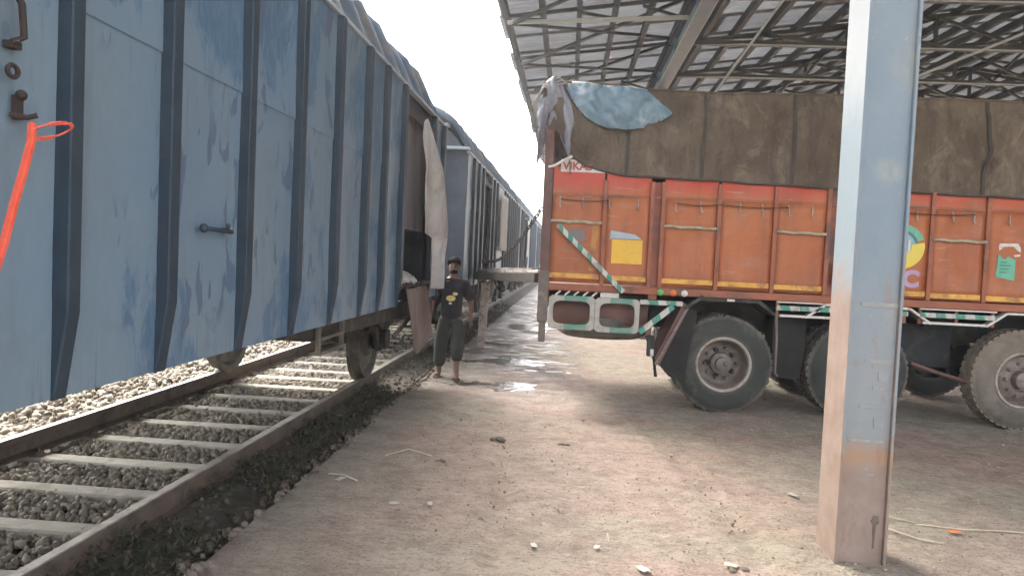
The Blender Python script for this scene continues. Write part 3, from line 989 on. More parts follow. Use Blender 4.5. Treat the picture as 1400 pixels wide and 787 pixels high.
# ---- the near wagon (first)
W1 = tag(empty('goods_wagon', (WC, 4.6, 0)), 'faded blue covered goods wagon nearest the camera, white cloth hanging from its open door', 'goods wagon', 'covered wagons of the goods train')
y0, y1 = -2.7, 9.12
D1 = (6.92, 8.36)
wagon_core(W1, y0, y1, D1)
ribs1 = [-2.2, -1.6, -.95, -.3, .35, .95, 1.58, 2.24, 2.83, 3.53, 4.22, 4.92, 5.63, 6.19, 6.87, 8.42, 9.02]
side_plates(W1, ribs1, y0, y1, D1, M['wagon'])
for y in ribs1:
    side_rib(W1, y, .062 if y < 2.5 else .072 if y < 6.5 else .10)
axle_set(W1, 8.65)
axle_set(W1, -1.4)
# the open door's leaves, sill, flap
MB().box(WX + .002, WX + .05, 6.93, 8.35, 2.90, 2.97).build('door_track', M['rusty_iron'], W1)
dl = MB()
dl.box(WX + .004, WX + .045, 6.42, 6.92, 1.3, 2.9)
MB().box(WX - .09, WX - .05, 7.0, 8.3, 1.83, 2.96).build('upper_door', M['door_mauve'], W1, bevel=.005)
fl = MB()
fl.grid(lambda u, v: (WX + .07 + .07 * v + .02 * math.sin(u * 7 + v * 2), 7.0 + .92 * u + .06 * v, 1.24 - (.60 + .07 * math.sin(u * 5)) * v + .012 * nz(u * 5, v * 5, 1)), 16, 10)
fo = fl.build('door_flap', M['rust_flap'], W1, smooth=True)
sdm = fo.modifiers.new('t', 'SOLIDIFY'); sdm.thickness = .014
for y in (7.1, 7.46, 7.82):
    MB().tube([(WX + .06, y, 1.20), (WX + .06, y, 1.30)], .022, 8).build('flap_hinge', M['rusty_iron'], W1)
MB().box(WX - .02, WX + .05, 6.93, 8.35, 1.245, 1.285).build('door_sill', M['rusty_iron'], W1, bevel=.004)
# small fittings on the side
h = MB()
h.tube([(WX + .030, 3.13, 1.663), (WX + .030, 3.38, 1.655)], .010, 8)
h.ball((WX + .026, 3.12, 1.663), .020)
h.tube([(WX, 3.34, 1.66), (WX + .035, 3.34, 1.66)], .013, 8)
h.ball((WX + .03, 3.34, 1.682), .011)
h.build('door_bolt', M['wagon_rib'], W1, smooth=True)
bk = MB()
bk.box(WX, WX + .02, 2.028, 2.050, 1.93, 2.0)
bk.ball((WX + .022, 2.038, 2.0), .016)
bk.tube([(WX + .0, 2.02, 1.942), (WX + .035, 2.045, 1.938), (WX + .055, 2.06, 1.948)], .008, 7)
bk.build('lashing_hook', M['rusty_iron'], W1, smooth='auto')
rg = MB()
rg.tube([(WX + .025, 2.0 + .020 * math.cos(t), 2.06 + .017 * math.sin(t)) for t in [2 * PI * k / 14 for k in range(14)]], .007, 6, closed=True)
rg.build('lashing_ring', M['rusty_iron'], W1, smooth=True)
lk = MB()
lk.tube([(WX + .03, 1.985, 2.30), (WX + .04, 2.012, 2.25), (WX + .04, 2.022, 2.16), (WX + .025, 1.995, 2.14)], .010, 8)
lk.box(WX, WX + .03, 1.99, 2.028, 2.125, 2.145)
lk.build('door_latch', M['rusty_iron'], W1, smooth='auto')
st = MB()
for yy in (4.82, 5.34):
    st.bar((WX - .03, yy, .89), (WX - .03, yy, 1.07), .03, .03)
st.bar((WX - .03, 4.80, .89), (WX - .03, 5.36, .89), .05, .025)
st.bar((WX - .03, 4.84, .985), (WX - .03, 5.32, .985), .04, .022)
st.build('foot_step', M['wheel_steel'], W1)
bl = MB()
bl.tube([(WX - .03, 7.0, .78), (WX + .02, 7.6, .95), (WX + .03, 7.75, .99), (WX + .02, 7.78, .9)], .02, 8)
bl.tube([(WX - .15, 8.65, .72), (WX - .02, 7.3, .85)], .016, 6)
bl.build('brake_lever', M['wheel_steel'], W1, smooth=True)

# ---- the second wagon and the ones copied from it
W2 = tag(empty('goods_wagon', (WC, 16.8, 0)), 'blue covered wagon second in the train, behind the walking man, white board on its side', 'goods wagon', 'covered wagons of the goods train')
y0, y1 = 11.3, 22.4
D2 = (13.3, 14.5)
wagon_core(W2, y0, y1, D2)
ribs2 = [11.95, 12.6, 13.25, 14.55, 15.2, 15.85, 17.75, 18.4, 19.1, 19.8, 20.45, 21.1, 21.75]
side_plates(W2, ribs2, y0, y1, D2, M['wagon'])
for y in ribs2:
    side_rib(W2, y, .12)
bogie(W2, 13.2, 1.0)
bogie(W2, 20.5, 1.0)
MB().box(WX + .002, WX + .05, 13.28, 14.52, 2.90, 2.97).build('door_track', M['rusty_iron'], W2)
MB().box(WX - .1, WX - .06, 13.3, 13.7, 1.25, 2.9).build('upper_door', M['mudguard'], W2)
MB().box(WX - .02, WX + .05, 13.3, 14.5, 1.245, 1.285).build('door_sill', M['rusty_iron'], W2)
for i, lab in enumerate(['blue covered wagon third in the train, beyond the one with the white board', 'distant blue wagon fourth in the train, half hidden behind the truck tail', 'farthest blue wagon, last one glimpsed at the vanishing point of the train']):
    c = copy_tree(W2)
    c.location.y += 12.2 * (i + 1)
    c['label'] = lab
# white board on the second wagon
wb = MB()
wb.grid(lambda u, v: (WX + .10 + .012 * nz(u * 4, v * 6, 2), 15.95 + 1.7 * u, 1.72 + 1.24 * v + .02 * nz(u * 5, v, 3)), 10, 12)
wo_ = wb.build('hanging_sheet', M['white_cloth'], None, smooth=True)
wo_.modifiers.new('t', 'SOLIDIFY').thickness = .01
tag(wo_, 'white rectangular sheet fixed upright on the side of the second wagon', 'sheet')
wb = MB()
wb.grid(lambda u, v: (WX + .10 + .03 * nz(u * 4, v * 6, 5), 26.2 + 1.2 * u, 1.6 + 1.3 * v + .03 * nz(u * 5, v, 7)), 6, 8)
wo2 = wb.build('hanging_sheet', M['white_cloth'], None, smooth=True)
wo2.modifiers.new('t', 'SOLIDIFY').thickness = .01
tag(wo2, 'small distant white sheet hanging on the third wagon, just left of the truck', 'sheet')

# white cloth hanging out of the near wagon's door
CL_L = [(0, 7.50), (.5, 7.55), (.655, 7.60), (.66, 8.02), (1, 8.22)]
CL_R = [(0, 7.62), (.10, 7.80), (.3, 8.25), (.62, 8.62), (.78, 8.40), (.86, 8.33), (1, 8.30)]
def cloth_fn(u, v):
    # hung by its top corner, billowing away from the wagon on its far edge
    yl, yr = lerp(CL_L, v), lerp(CL_R, v)
    y = yl + (yr - yl) * u
    z = 2.93 - 1.73 * v + .05 * u * (1 - v)
    x = WX + .085 + .125 * u * min(1, v * 4) + .028 * math.sin(u * 10 + v * 3) * min(1, v * 3) + .03 * nz(u * 4, v * 6, 2)
    return (x, y, z)
cm = MB()
cm.grid(cloth_fn, 26, 40)
hc = cm.build('hanging_cloth', M['white_cloth'], None, smooth=True)
hc.modifiers.new('t', 'SOLIDIFY').thickness = .006
tag(hc, 'long dirty white cloth hanging out of the open door of the nearest wagon', 'cloth')

# sacks seen in the door of the near wagon
def sack(loc, rz, s, label):
    b = MB()
    b.ball((0, 0, 0), (.30 * s, .19 * s, .12 * s), 16, 10)
    b.v = [(x * (1 + .1 * nz(x * 6, y * 6, z * 6)), y * (1 + .12 * nz(y * 7, x * 4, z * 5)), z * (1 + .15 * nz(x * 5, z * 9, 3))) for x, y, z in b.v]
    b.ball((.30 * s, 0, .01), (.05, .07 * s, .03), 8, 6)
    o = b.build('sack', M['white_cloth'], None, smooth=True, loc=loc)
    o.rotation_euler.z = rz
    tag(o, label, 'sack', 'sacks in the open wagon door')
sack((WX - .22, 7.35, 1.30), .3, .9, 'pale grain sack lying in the wagon doorway above the brown flap')
sack((WX - .25, 7.95, 1.30), 1.1, .8, 'pale grain sack lying in the wagon doorway, next to the cloth')

# orange strap on the lashing hook
sb = MB()
pts = []
for k in range(22):
    t = 2 * PI * k / 22
    pts.append((WX + .095 + .03 * math.sin(t), 2.063 + .075 * math.cos(t) + .012 * math.sin(t), 1.905 + .026 * math.sin(t) + .012 * math.cos(t)))
vs = []
for p in pts:
    vs.append(p)
for i in range(22):
    p, q = pts[i], pts[(i + 1) % 22]
    sb.bar(p, q, .004, .011, (0, 1, .3))
q0 = [(WX + .09, 1.99, 1.915), (WX + .095, 1.984, 1.87), (WX + .095, 1.957, 1.785), (WX + .095, 1.92, 1.68), (WX + .095, 1.885, 1.57), (WX + .09, 1.80, 1.35), (WX + .09, 1.73, 1.1)]
for a, b in zip(q0[:-1], q0[1:]):
    sb.bar(a, b, .004, .020, (1, 0, 0))
    sb.bar((a[0] + .004, a[1] + .004, a[2]), (b[0] + .004, b[1] + .004, b[2]), .020, .004, (1, 0, 0))
tag(sb.build('strap', M['orange_strap']), 'bright orange strap looped on a hook at the front of the nearest wagon', 'strap')

# ================================================================== GOODS SHED
shed = tag(empty('goods_shed', (1.66, 4.24, 0)), 'open goods shed with blue grey steel column, dark roof trusses and weathered roof sheets', 'goods shed')
EX = -1.2
RX = 9.0
def roof_z(x):
    return 5.25 + .125 * (x - EX) if x < RX else 5.25 + .125 * (RX - EX) - .125 * (x - RX)
TY = [4.15 + 2.3 * k for k in range(-1, 11)]
CY = [4.24 + 11.6 * k for k in range(0, 3)]
BZ = 5.1
def column(x, y, name_label=None):
    cb = MB()
    w2, d2 = .135, .15
    # two channels face to face: flange plates on the sides, recessed web plate in front
    cb.box(x - w2, x - w2 + .016, y - d2, y + d2, -.05, BZ)
    cb.box(x + w2 - .016, x + w2, y - d2, y + d2, -.05, BZ)
    cb.box(x - w2 + .016, x + w2 - .016, y - d2 + .022, y - d2 + .034, -.05, BZ)
    cb.box(x - w2 + .016, x + w2 - .016, y + d2 - .034, y + d2 - .022, -.05, BZ)
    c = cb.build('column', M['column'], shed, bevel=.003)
    return c
c0 = column(1.635, 4.19)
c0['label'] = 'blue grey steel column with mud splashed foot in front of the truck'
MB().box(1.635 - .24, 1.635 + .24, 4.19 - .25, 4.19 + .25, -.03, .018).build('base_plate', M['ground'], c0)
# faint worn lettering strokes down the column's front
for x_, z_, w_, h_ in [(1.665, 1.43, .20, .022), (1.67, 1.13, .14, .022), (1.70, 1.05, .05, .05), (1.68, .985, .06, .02), (1.665, .885, .17, .018), (1.69, .80, .05, .06), (1.63, .70, .18, .016), (1.66, .52, .05, .012)]:
    MB().box(x_ - w_ / 2, x_ + w_ / 2, 4.19 - .15 + .0185, 4.19 - .15 + .021, z_ - h_ / 2, z_ + h_ / 2).build('painted_stroke', M['paint_faint'], c0)
dk = MB()
dk.prism([(1.700, .30), (1.722, .295), (1.728, .26), (1.712, .245), (1.708, .12), (1.700, .12), (1.696, .245), (1.684, .265)], 'y', 4.0585, 4.0615)
dk.build('dark_stain', M['mud_lump'], c0)
for y in CY[1:]:
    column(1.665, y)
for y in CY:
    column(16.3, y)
# longitudinal I-beam on the columns (both rows)
for x in (1.70, 16.3):
    bb = MB()
    bb.box(x - .10, x + .10, 2.0, 26.5, BZ + .002, BZ + .018)
    bb.box(x - .012, x + .012, 2.0, 26.5, BZ + .018, BZ + .33)
    bb.box(x - .10, x + .10, 2.0, 26.5, BZ + .33, BZ + .346)
    bo = bb.build('longitudinal_beam', M['beam'], shed)
    if x < 5:
        for yy in [6 + 2.3 * k for k in range(9)]:
            MB().box(x - .095, x - .014, yy - .006, yy + .006, BZ + .02, BZ + .328).build('web_stiffener', M['steel_blue'], bo)
        MB().box(x - .112, x - .101, 2.0, 26.5, BZ, BZ + .02).build('flange_lit_edge', M['truss_light'], bo)  # bright strip: light on the flange edge, painted on
        MB().box(x - .030, x - .0125, 2.0, 26.5, BZ + .022, BZ + .326).build('web_lit_face', M['steel_blue'], bo)  # added plate that gives the web's left face its lit tone
        MB().box(x + .101, x + .110, 2.0, 26.5, BZ, BZ + .02).build('flange_lit_edge', M['truss_light'], bo)  # same painted light along the other flange edge
# trusses
xs_top = [EX + .1 + 1.02 * k for k in range(0, 20)]
def truss(y):
    tr = MB()
    tr.bar((1.5, y, roof_z(1.5) - .14), (RX, y, roof_z(RX) - .14), .09, .07)
    tr.bar((EX + .05, y, roof_z(EX + .05) - .13), (1.504, y, roof_z(1.504) - .13), .045, .05)
    tr.bar((RX, y, roof_z(RX) - .14), (19.2, y, roof_z(19.2) - .14), .09, .07)
    t = tr.build('truss', M['truss'], shed)
    MB().bar((1.70, y, BZ + .39), (16.3, y, BZ + .39), .10, .07).build('bottom_chord', M['truss'], t)
    MB().box(1.86, 16.2, y - .056, y - .051, BZ + .352, BZ + .376).build('chord_lit_edge', M['truss_light'], t)  # pale strip for the light that the chord's flange catches
    # webs: verticals and crossing diagonals
    xs = [1.7 + 1.46 * k for k in range(0, 11)]
    for i, x in enumerate(xs):
        zt = roof_z(x) - .17
        if i and i < 10 and zt - BZ - .42 > .15:
            MB().bar((x, y, BZ + .42), (x, y, zt), .06, .05).build('web_member', M['truss'], t)
        if i < 10:
            xb = xs[i + 1]
            zb = roof_z(xb) - .17
            MB().bar((x, y + .012, BZ + .42), (xb, y + .012, zb), .05, .05).build('web_member', M['truss'], t)
            MB().bar((x, y - .045, zt), (xb, y - .045, BZ + .42), .05, .05).build('web_member', M['truss'], t)
    # cantilever over the platform edge (every other truss)
    if round((y - TY[0]) / 2.3) % 2:
        return
    MB().bar((1.56, y, BZ + .08), (EX + .12, y, roof_z(EX) - .20), .06, .05).build('bracket_member', M['truss_light'] if abs(y - 11.05) < .3 else M['truss'], t)
    for k in range(3):
        a = 1.5 - .9 * k
        za = BZ + .08 + (roof_z(EX) - .20 - BZ - .08) * (1.56 - a) / (1.56 - EX - .12)
        MB().bar((a, y + .03, za), (a - .6, y + .03, roof_z(a - .6) - .17), .04, .04).build('web_member', M['truss'], t)
for y in TY:
    truss(y)
# bracing between trusses in the roof plane and along the shed (long crossing members)
br = []
for i in range(len(TY) - 2):
    ya, yb = TY[i], TY[i + 1]
    if i >= 1:
        br.append(((1.75, ya, BZ + .45), (-1.0, yb, roof_z(-1.0) - .24)))
        br.append(((-1.0, ya, roof_z(-1.0) - .24), (1.75, yb, BZ + .45)))
    for x in (4.62, 9.0, 13.38):
        br.append(((x, ya, BZ + .45), (x, yb, roof_z(x) - .2)))
        br.append(((x, ya, roof_z(x) - .2), (x, yb, BZ + .45)))
for a, b in br:
    MB().bar(a, b, .045, .045).build('cross_brace', M['truss'], shed)
for a, b in [((3.2, 9.4, 4.6), (1.9, 13.0, 3.2))]:
    pass
for a, b in [((2.9, 10.8, BZ + .38), (1.95, 10.8, 4.05)), ((7.0, 11.0, BZ + .3), (3.9, 11.0, 4.0))]:
    MB().bar(a, b, .035, .035).build('tie_rod', M['truss_light'], shed)
# purlins
px = [EX + .1 + .54 * k for k in range(0, 38)]
for x in px:
    z = roof_z(x) - .055
    if x > 19.2: continue
    MB().box(x - .04, x + .04, 2.0, 28.0, z - .09, z + .045).build('purlin', M['purlin'], shed)
# roof sheets, each its own piece
def sheet_mesh(length, up_):
    b = MB()
    n = 26
    def fn(u, v):
        return (length * v, (u - .5) * 1.12, .018 * math.cos(u * n * PI * .5) + .125 * length * v * up_)
    b.grid(fn, n * 2, 2)
    return b.mesh('roof_sheet', M['roof'], True)
sm_up = [sheet_mesh(3.55, 1), sheet_mesh(3.55, 1)]
sm_dn = sheet_mesh(5.4, -1)
y = 1.6
k = 0
while y < 28.2:
    off = random.choice((-.05, 0, .02, .05, -.02))
    for r in range(3):
        x = EX + 3.37 * r + (off if r == 0 else 0)
        o = link('roof_sheet', sm_up[0], shed, 0, (x, y, 5.25 + .125 * (x - EX) + .02 + .012 * (k % 2) - .006 * r))
    for r in range(2):
        x = RX + 5.2 * r
        o = link('roof_sheet', sm_dn, shed, 0, (x, y, roof_z(x) + .03 + .012 * (k % 2) - .01 * r))
    y += 1.04
    k += 1

# ================================================================== TRUCK
TRK = tag(empty('cargo_truck', (.0, 9.35, 0)), 'orange brown cargo truck with tarpaulin roof parked with its tail to the train', 'truck')
TY0, TY1 = 8.12, 10.55      # near and far side of the body
TX1 = 7.3
ribsT = [.36, .865, .985, 1.58, 2.17, 2.72, 2.86, 3.78, 4.34, 4.9, 5.5, 6.1, 6.7]
edges = [-.22] + ribsT + [TX1]
def bodyside(y, s):
    for a, b in zip(edges[:-1], edges[1:]):
        if b - a < .2:
            MB().box(a + .015, b - .015, y + (.02 if s > 0 else -.06), y + (.06 if s > 0 else -.02), 1.2, 2.47).build('side_post', M['orange_rib'], TRK, bevel=.004)
            continue
        pb = MB()
        def fn(u, v, a=a, b=b):
            x = a + .012 + (b - a - .024) * u
            z = 1.345 + .955 * v
            return (x, y + s * (.012 * math.sin(PI * u) * math.sin(PI * v) * 1.0 + .006 * nz(x * 2, z * 2, 3)), z)
        pb.grid(fn, 8, 8)
        p = pb.build('side_panel', M['orange'], TRK, smooth=True)
        p.modifiers.new('t', 'SOLIDIFY').thickness = .02
        MB().box(a + .012, b - .012, y - s * .012, y + s * .02, 2.304, 2.60).build('upper_panel', M['red_band'], TRK, bevel=.004)
        if s > 0:
            MB().box(a + .005, b - .03, y - .034, y - .010, 1.36 + .033 - .008 * a, 1.36 + .085 - .008 * a).build('yellow_strip', M['yellow'], TRK)
    for x in ribsT:
        MB().box(x - .022, x + .022, y - s * .045, y + s * .01, 1.335, 2.47 if x > .3 else 2.6).build('side_rib', M['orange_rib'], TRK, bevel=.005)
    MB().box(-.25, TX1, min(y - s * .03, y + s * .08), max(y - s * .03, y + s * .08), 1.255, 1.333).build('bottom_rail', M['orange_rib'], TRK, bevel=.006)
    MB().box(-.23, TX1, y - .022 if s > 0 else y + .006, y - .006 if s > 0 else y + .022, 2.292, 2.318).build('ledge', M['orange_rib'], TRK)
bodyside(TY0, 1)
bodyside(TY1, -1)
# cream rods between some ribs
for a, b in ((-.22, .34), (1.0, 1.56), (2.19, 2.70), (3.80, 4.33), (4.92, 5.48)):
    MB().tube([(a + (b - a) * k / 6, TY0 - .045, 2.005 - .0085 * (a + (b - a) * k / 6) + .006 * math.sin(k * 2.2)) for k in range(7)], .017, 7).build('side_rod', M['cream'], TRK, smooth=True)
# rope hooks under the ledge with a slack line
for x in (-.12, .12, .40, .72, 1.12, 1.38, 1.80, 2.03, 2.30, 2.55, 3.62, 3.98, 4.2, 4.55, 5.2, 5.9):
    hk = MB()
    j = random.uniform(-.012, .012)
    hk.tube([(x, TY0 - .01, 2.285), (x + j * .4, TY0 - .036, 2.25), (x + j, TY0 - .04, 2.175), (x + j + .008, TY0 - .05, 2.155), (x + j + .014, TY0 - .045, 2.175)], .0075, 6)
    hk.build('rope_hook', M['rim_lip'], TRK, smooth=True)
lin = MB()
for a, b in ((-.12, .40), (1.58, 2.30), (1.12, 1.58), (3.4, 4.2)):
    lin.tube([(a + (b - a) * k / 8, TY0 - .05, 2.25 - .018 * math.sin(PI * k / 8)) for k in range(9)], .006, 5)
lin.build('lashing_line', M['tarp_seam'], TRK, smooth=True)
# rear post, frame
MB().box(-.315, -.215, TY0 - .05, TY0 + .09, .92, 3.0).build('rear_post', M['mudguard'], TRK, bevel=.008)
MB().box(-.315, -.215, TY1 - .09, TY1 + .05, .92, 3.0).build('rear_post', M['mudguard'], TRK, bevel=.008)
rp = MB()
rp.box(-.322, -.208, TY0 - .055, TY0 + .10, .90, 1.46)
rp.box(-.30, -.225, TY0 - .04, TY0 + .06, .68, .90)
rp.build('post_shoe', M['rim'], TRK, bevel=.012)
MB().box(-.30, TX1, TY0 + .06, TY1 - .06, 1.255, 1.31).build('bed_floor', M['plank_dark'], TRK)
MB().box(TX1, TX1 + .05, TY0, TY1, 1.25, 3.1).build('front_board', M['orange_rib'], TRK)
# cargo stack seen from the tail: sacks' mass
# diagonal striped brace and its bracket
MB().bar((-.14, TY0 - .075, 1.965), (.60, TY0 - .075, 1.27), .03, .055).build('diagonal_brace', M['stripe_brace'], TRK, bevel=.005)
MB().box(-.02, .16, TY0 - .02, TY0 - .008, 1.80, 1.93).build('scraped_patch', M['paint_grey'], TRK)
MB().prism([(.215, 1.49), (.31, 1.47), (.318, 1.75), (.30, 1.985), (.24, 1.99), (.225, 1.7)], 'y', TY0 - .020, TY0 - .008).build('scraped_patch', M['old_yellow'], TRK)
# yellow and pale blue painted panel
sq = MB()
sq.box(.455, .785, TY0 - .018, TY0 - .004, 1.575, 1.835)
sqo = sq.build('painted_panel', M['square_yellow'], TRK)
sq = MB()
sq.prism([(.43, 1.845), (.44, 1.93), (.70, 1.895), (.775, 1.845)], 'y', TY0 - .018, TY0 - .004)
sq.build('panel_top', M['square_blue'], sqo)
MB().prism([(.385, 1.62), (.375, 1.90), (.428, 1.93), (.445, 1.60)], 'y', TY0 - .016, TY0 - .006).build('scraped_patch', M['paint_grey'], sqo)

def text(name, body, size, loc, material, parent, align='LEFT', sx=1.0, offset=0.0):
    cu = bpy.data.curves.new(name, 'FONT')
    cu.body = body
    cu.size = size
    cu.extrude = .003
    cu.offset = offset
    cu.align_x = align
    cu.materials.append(material)
    tmp = bpy.data.objects.new(name, cu)
    C.objects.link(tmp)
    me = bpy.data.meshes.new_from_object(tmp.evaluated_get(bpy.context.evaluated_depsgraph_get()))
    bpy.data.objects.remove(tmp)
    o = bpy.data.objects.new(name, me)
    C.objects.link(o)
    o.parent = parent
    o.location = Vector(loc) - wloc(parent)
    o.rotation_euler = (PI / 2, 0, 0)
    o.scale.x = sx
    return o
nb = MB().box(-.135, .34, TY0 - .021, TY0 - .0125, 2.545, 2.68).build('name_board', M['paint_white'], TRK)
text('lettering', 'VIKAS', .115, (-.115, TY0 - .024, 2.572), M['paint_red'], nb, sx=1.05, offset=.004)
# emblem and mauve letters, half hidden by the column
emb = MB().lathe([(.001, -.010), (.235, -.010), (.235, .0)], (3.49, TY0 - .006, 1.89), 'y', 40).build('emblem', M['paint_skyblue'], TRK)
def arc(r0, r1, a0, a1, mat_, y):
    b = MB()
    n = 24
    o_ = [(3.49 + r1 * math.cos(R(a0 + (a1 - a0) * k / n)), 1.89 + r1 * math.sin(R(a0 + (a1 - a0) * k / n))) for k in range(n + 1)]
    i_ = [(3.49 + r0 * math.cos(R(a0 + (a1 - a0) * k / n)), 1.89 + r0 * math.sin(R(a0 + (a1 - a0) * k / n))) for k in range(n, -1, -1)]
    for k in range(n):
        b.prism([o_[k], o_[k + 1], i_[n - k - 1], i_[n - k]], 'y', y, y + .004)
    return b.build('emblem_ring', mat_, emb)
arc(.17, .235, 20, 160, M['paint_green'], TY0 - .021)
arc(.145, .172, 15, 165, M['paint_dkgreen'], TY0 - .0235)
arc(.10, .235, -125, 12, M['paint_lemon'], TY0 - .021)
text('emblem_letter', 'U', .24, (3.505, TY0 - .026, 1.80), M['paint_white'], emb, 'CENTER')
text('lettering', 'TC', .235, (3.535, TY0 - .013, 1.475), M['paint_purple'], TRK, 'CENTER', 1.0, .012)
pmk = MB()
pmk.prism([(2.78, 1.45), (2.80, 1.68), (2.86, 1.72), (2.93, 1.70), (2.93, 1.45)], 'y', TY0 - .062, TY0 - .056)
pmk.build('scraped_patch', M['paint_grey'], TRK)
# green sticker with white scrawl above
gs = MB().prism([(4.455, 1.615), (4.645, 1.58), (4.645, 1.80), (4.57, 1.83), (4.53, 1.80), (4.47, 1.85)], 'y', TY0 - .020, TY0 - .008).build('green_notice', M['paint_green'], TRK)
for k in range(4):
    MB().box(4.49 + .01 * (k % 2), 4.56 + .02 * (k % 3), TY0 - .023, TY0 - .0205, 1.66 + .035 * k, 1.672 + .035 * k).build('notice_line', M['paint_dkgreen'], gs)
sc = MB()
sc.prism([(4.47, 1.93), (4.48, 1.965), (4.66, 1.97), (4.68, 1.94)], 'y', TY0 - .016, TY0 - .008)
sc.prism([(4.62, 1.935), (4.685, 1.938), (4.695, 1.88), (4.66, 1.895)], 'y', TY0 - .016, TY0 - .008)
sc.prism([(4.63, 1.85), (4.69, 1.86), (4.69, 1.835), (4.635, 1.83)], 'y', TY0 - .016, TY0 - .008)
sc.prism([(4.47, 1.928), (4.52, 1.928), (4.48, 1.89)], 'y', TY0 - .016, TY0 - .008)
sc.build('white_scrawl', M['paint_white'], TRK)

# rear guard frame with rounded openings
def ring_cell(mb, x0, x1, z0, z1, m_, ya, yb, n=40):
    cx, cz = (x0 + x1) / 2, (z0 + z1) / 2
    hx, hz = (x1 - x0) / 2, (z1 - z0) / 2
    out, inn = [], []
    for k in range(n):
        t = 2 * PI * (k + .5) / n
        c, s_ = math.cos(t), math.sin(t)
        f = 1 / max(abs(c), abs(s_))
        out.append((cx + hx * c * f, cz + hz * s_ * f))
        e = 5.0
        g_ = (abs(c) ** e + abs(s_) ** e) ** (-1 / e) if True else 1
        inn.append((cx + (hx - m_) * c * g_, cz + (hz - m_ * 1.1) * s_ * g_))
    vs = [(p[0], ya, p[1]) for p in out] + [(p[0], ya, p[1]) for p in inn] + [(p[0], yb, p[1]) for p in out] + [(p[0], yb, p[1]) for p in inn]
    fs = []
    for k in range(n):
        j = (k + 1) % n
        fs += [(k, j, n + j, n + k), (2 * n + k, 3 * n + k, 3 * n + j, 2 * n + j), (n + k, n + j, 3 * n + j, 3 * n + k), (k, 2 * n + k, 2 * n + j, j)]
    mb.add(vs, fs)
fr = MB()
ring_cell(fr, -.20, .305, .83, 1.20, .05, TY0 - .02, TY0 + .03)
ring_cell(fr, .309, .79, .82, 1.195, .05, TY0 - .02, TY0 + .03)
gf = fr.build('side_guard_frame', M['stripe_pale'], TRK)
MB().box(.794, 1.25, TY0 - .02, TY0 + .03, 1.145, 1.195).build('guard_rail', M['stripe'], TRK, bevel=.004)
MB().bar((.80, TY0 - .022, .84), (1.15, TY0 - .022, 1.14), .045, .06).build('guard_rail', M['stripe'], TRK, bevel=.004)
for k in range(5):
    x = -.13 + .10 * k
    MB().bar((x, TY0 + .0, 1.203), (x + .055, TY0 + .0, 1.252), .02, .018).build('guard_tie', M['paint_white'], TRK)
MB().box(.36, .56, TY0 - .015, TY0 + .01, 1.2, 1.25).build('guard_tie', M['paint_white'], TRK)
for x, k in ((1.00, 'lamp_green'), (1.14, 'lamp_orange'), (1.26, 'paint_white')):
    lb = MB().lathe([(.001, -.025), (.024, -.014), (.034, -.006), (.036, .0)], (x, TY0 - .031, 1.285), 'y', 16)
    lb.build('marker_lamp', M[k], TRK, smooth='auto')
# spare wheel slung under the tail, tank, chassis rails
def tyre_mesh(material, dusty=False):
    tb_ = MB()
    tb_.lathe([(.285, -.10), (.29, -.135), (.36, -.148), (.44, -.145), (.50, -.125), (.522, -.10), (.526, -.05), (.526, .05), (.522, .10), (.50, .125), (.44, .145), (.36, .148), (.29, .135), (.285, .10)], (0, 0, 0), 'y', 56)
    # tread lugs
    tb_.mat = 0
    for k in range(44):
        t = 2 * PI * k / 44
        for yy in (-.072, 0, .072):
            tt = t + (.04 if yy == 0 else 0)
            c, s_ = math.cos(tt), math.sin(tt)
            p = Vector((c * .526, yy, s_ * .526))
            tb_.bar(p - Vector((-s_, 0, c)) * .025, p + Vector((-s_, 0, c)) * .025, .055, .02, (c, 0, s_))
    return tb_.mesh('tyre', material, False)
TM = tyre_mesh(M['tyre'])
TMD = tyre_mesh(M['tyre_dusty'])
for me in (TM, TMD):
    me.polygons.foreach_set('use_smooth', [True] * len(me.polygons))
    me.set_sharp_from_angle(angle=R(35))
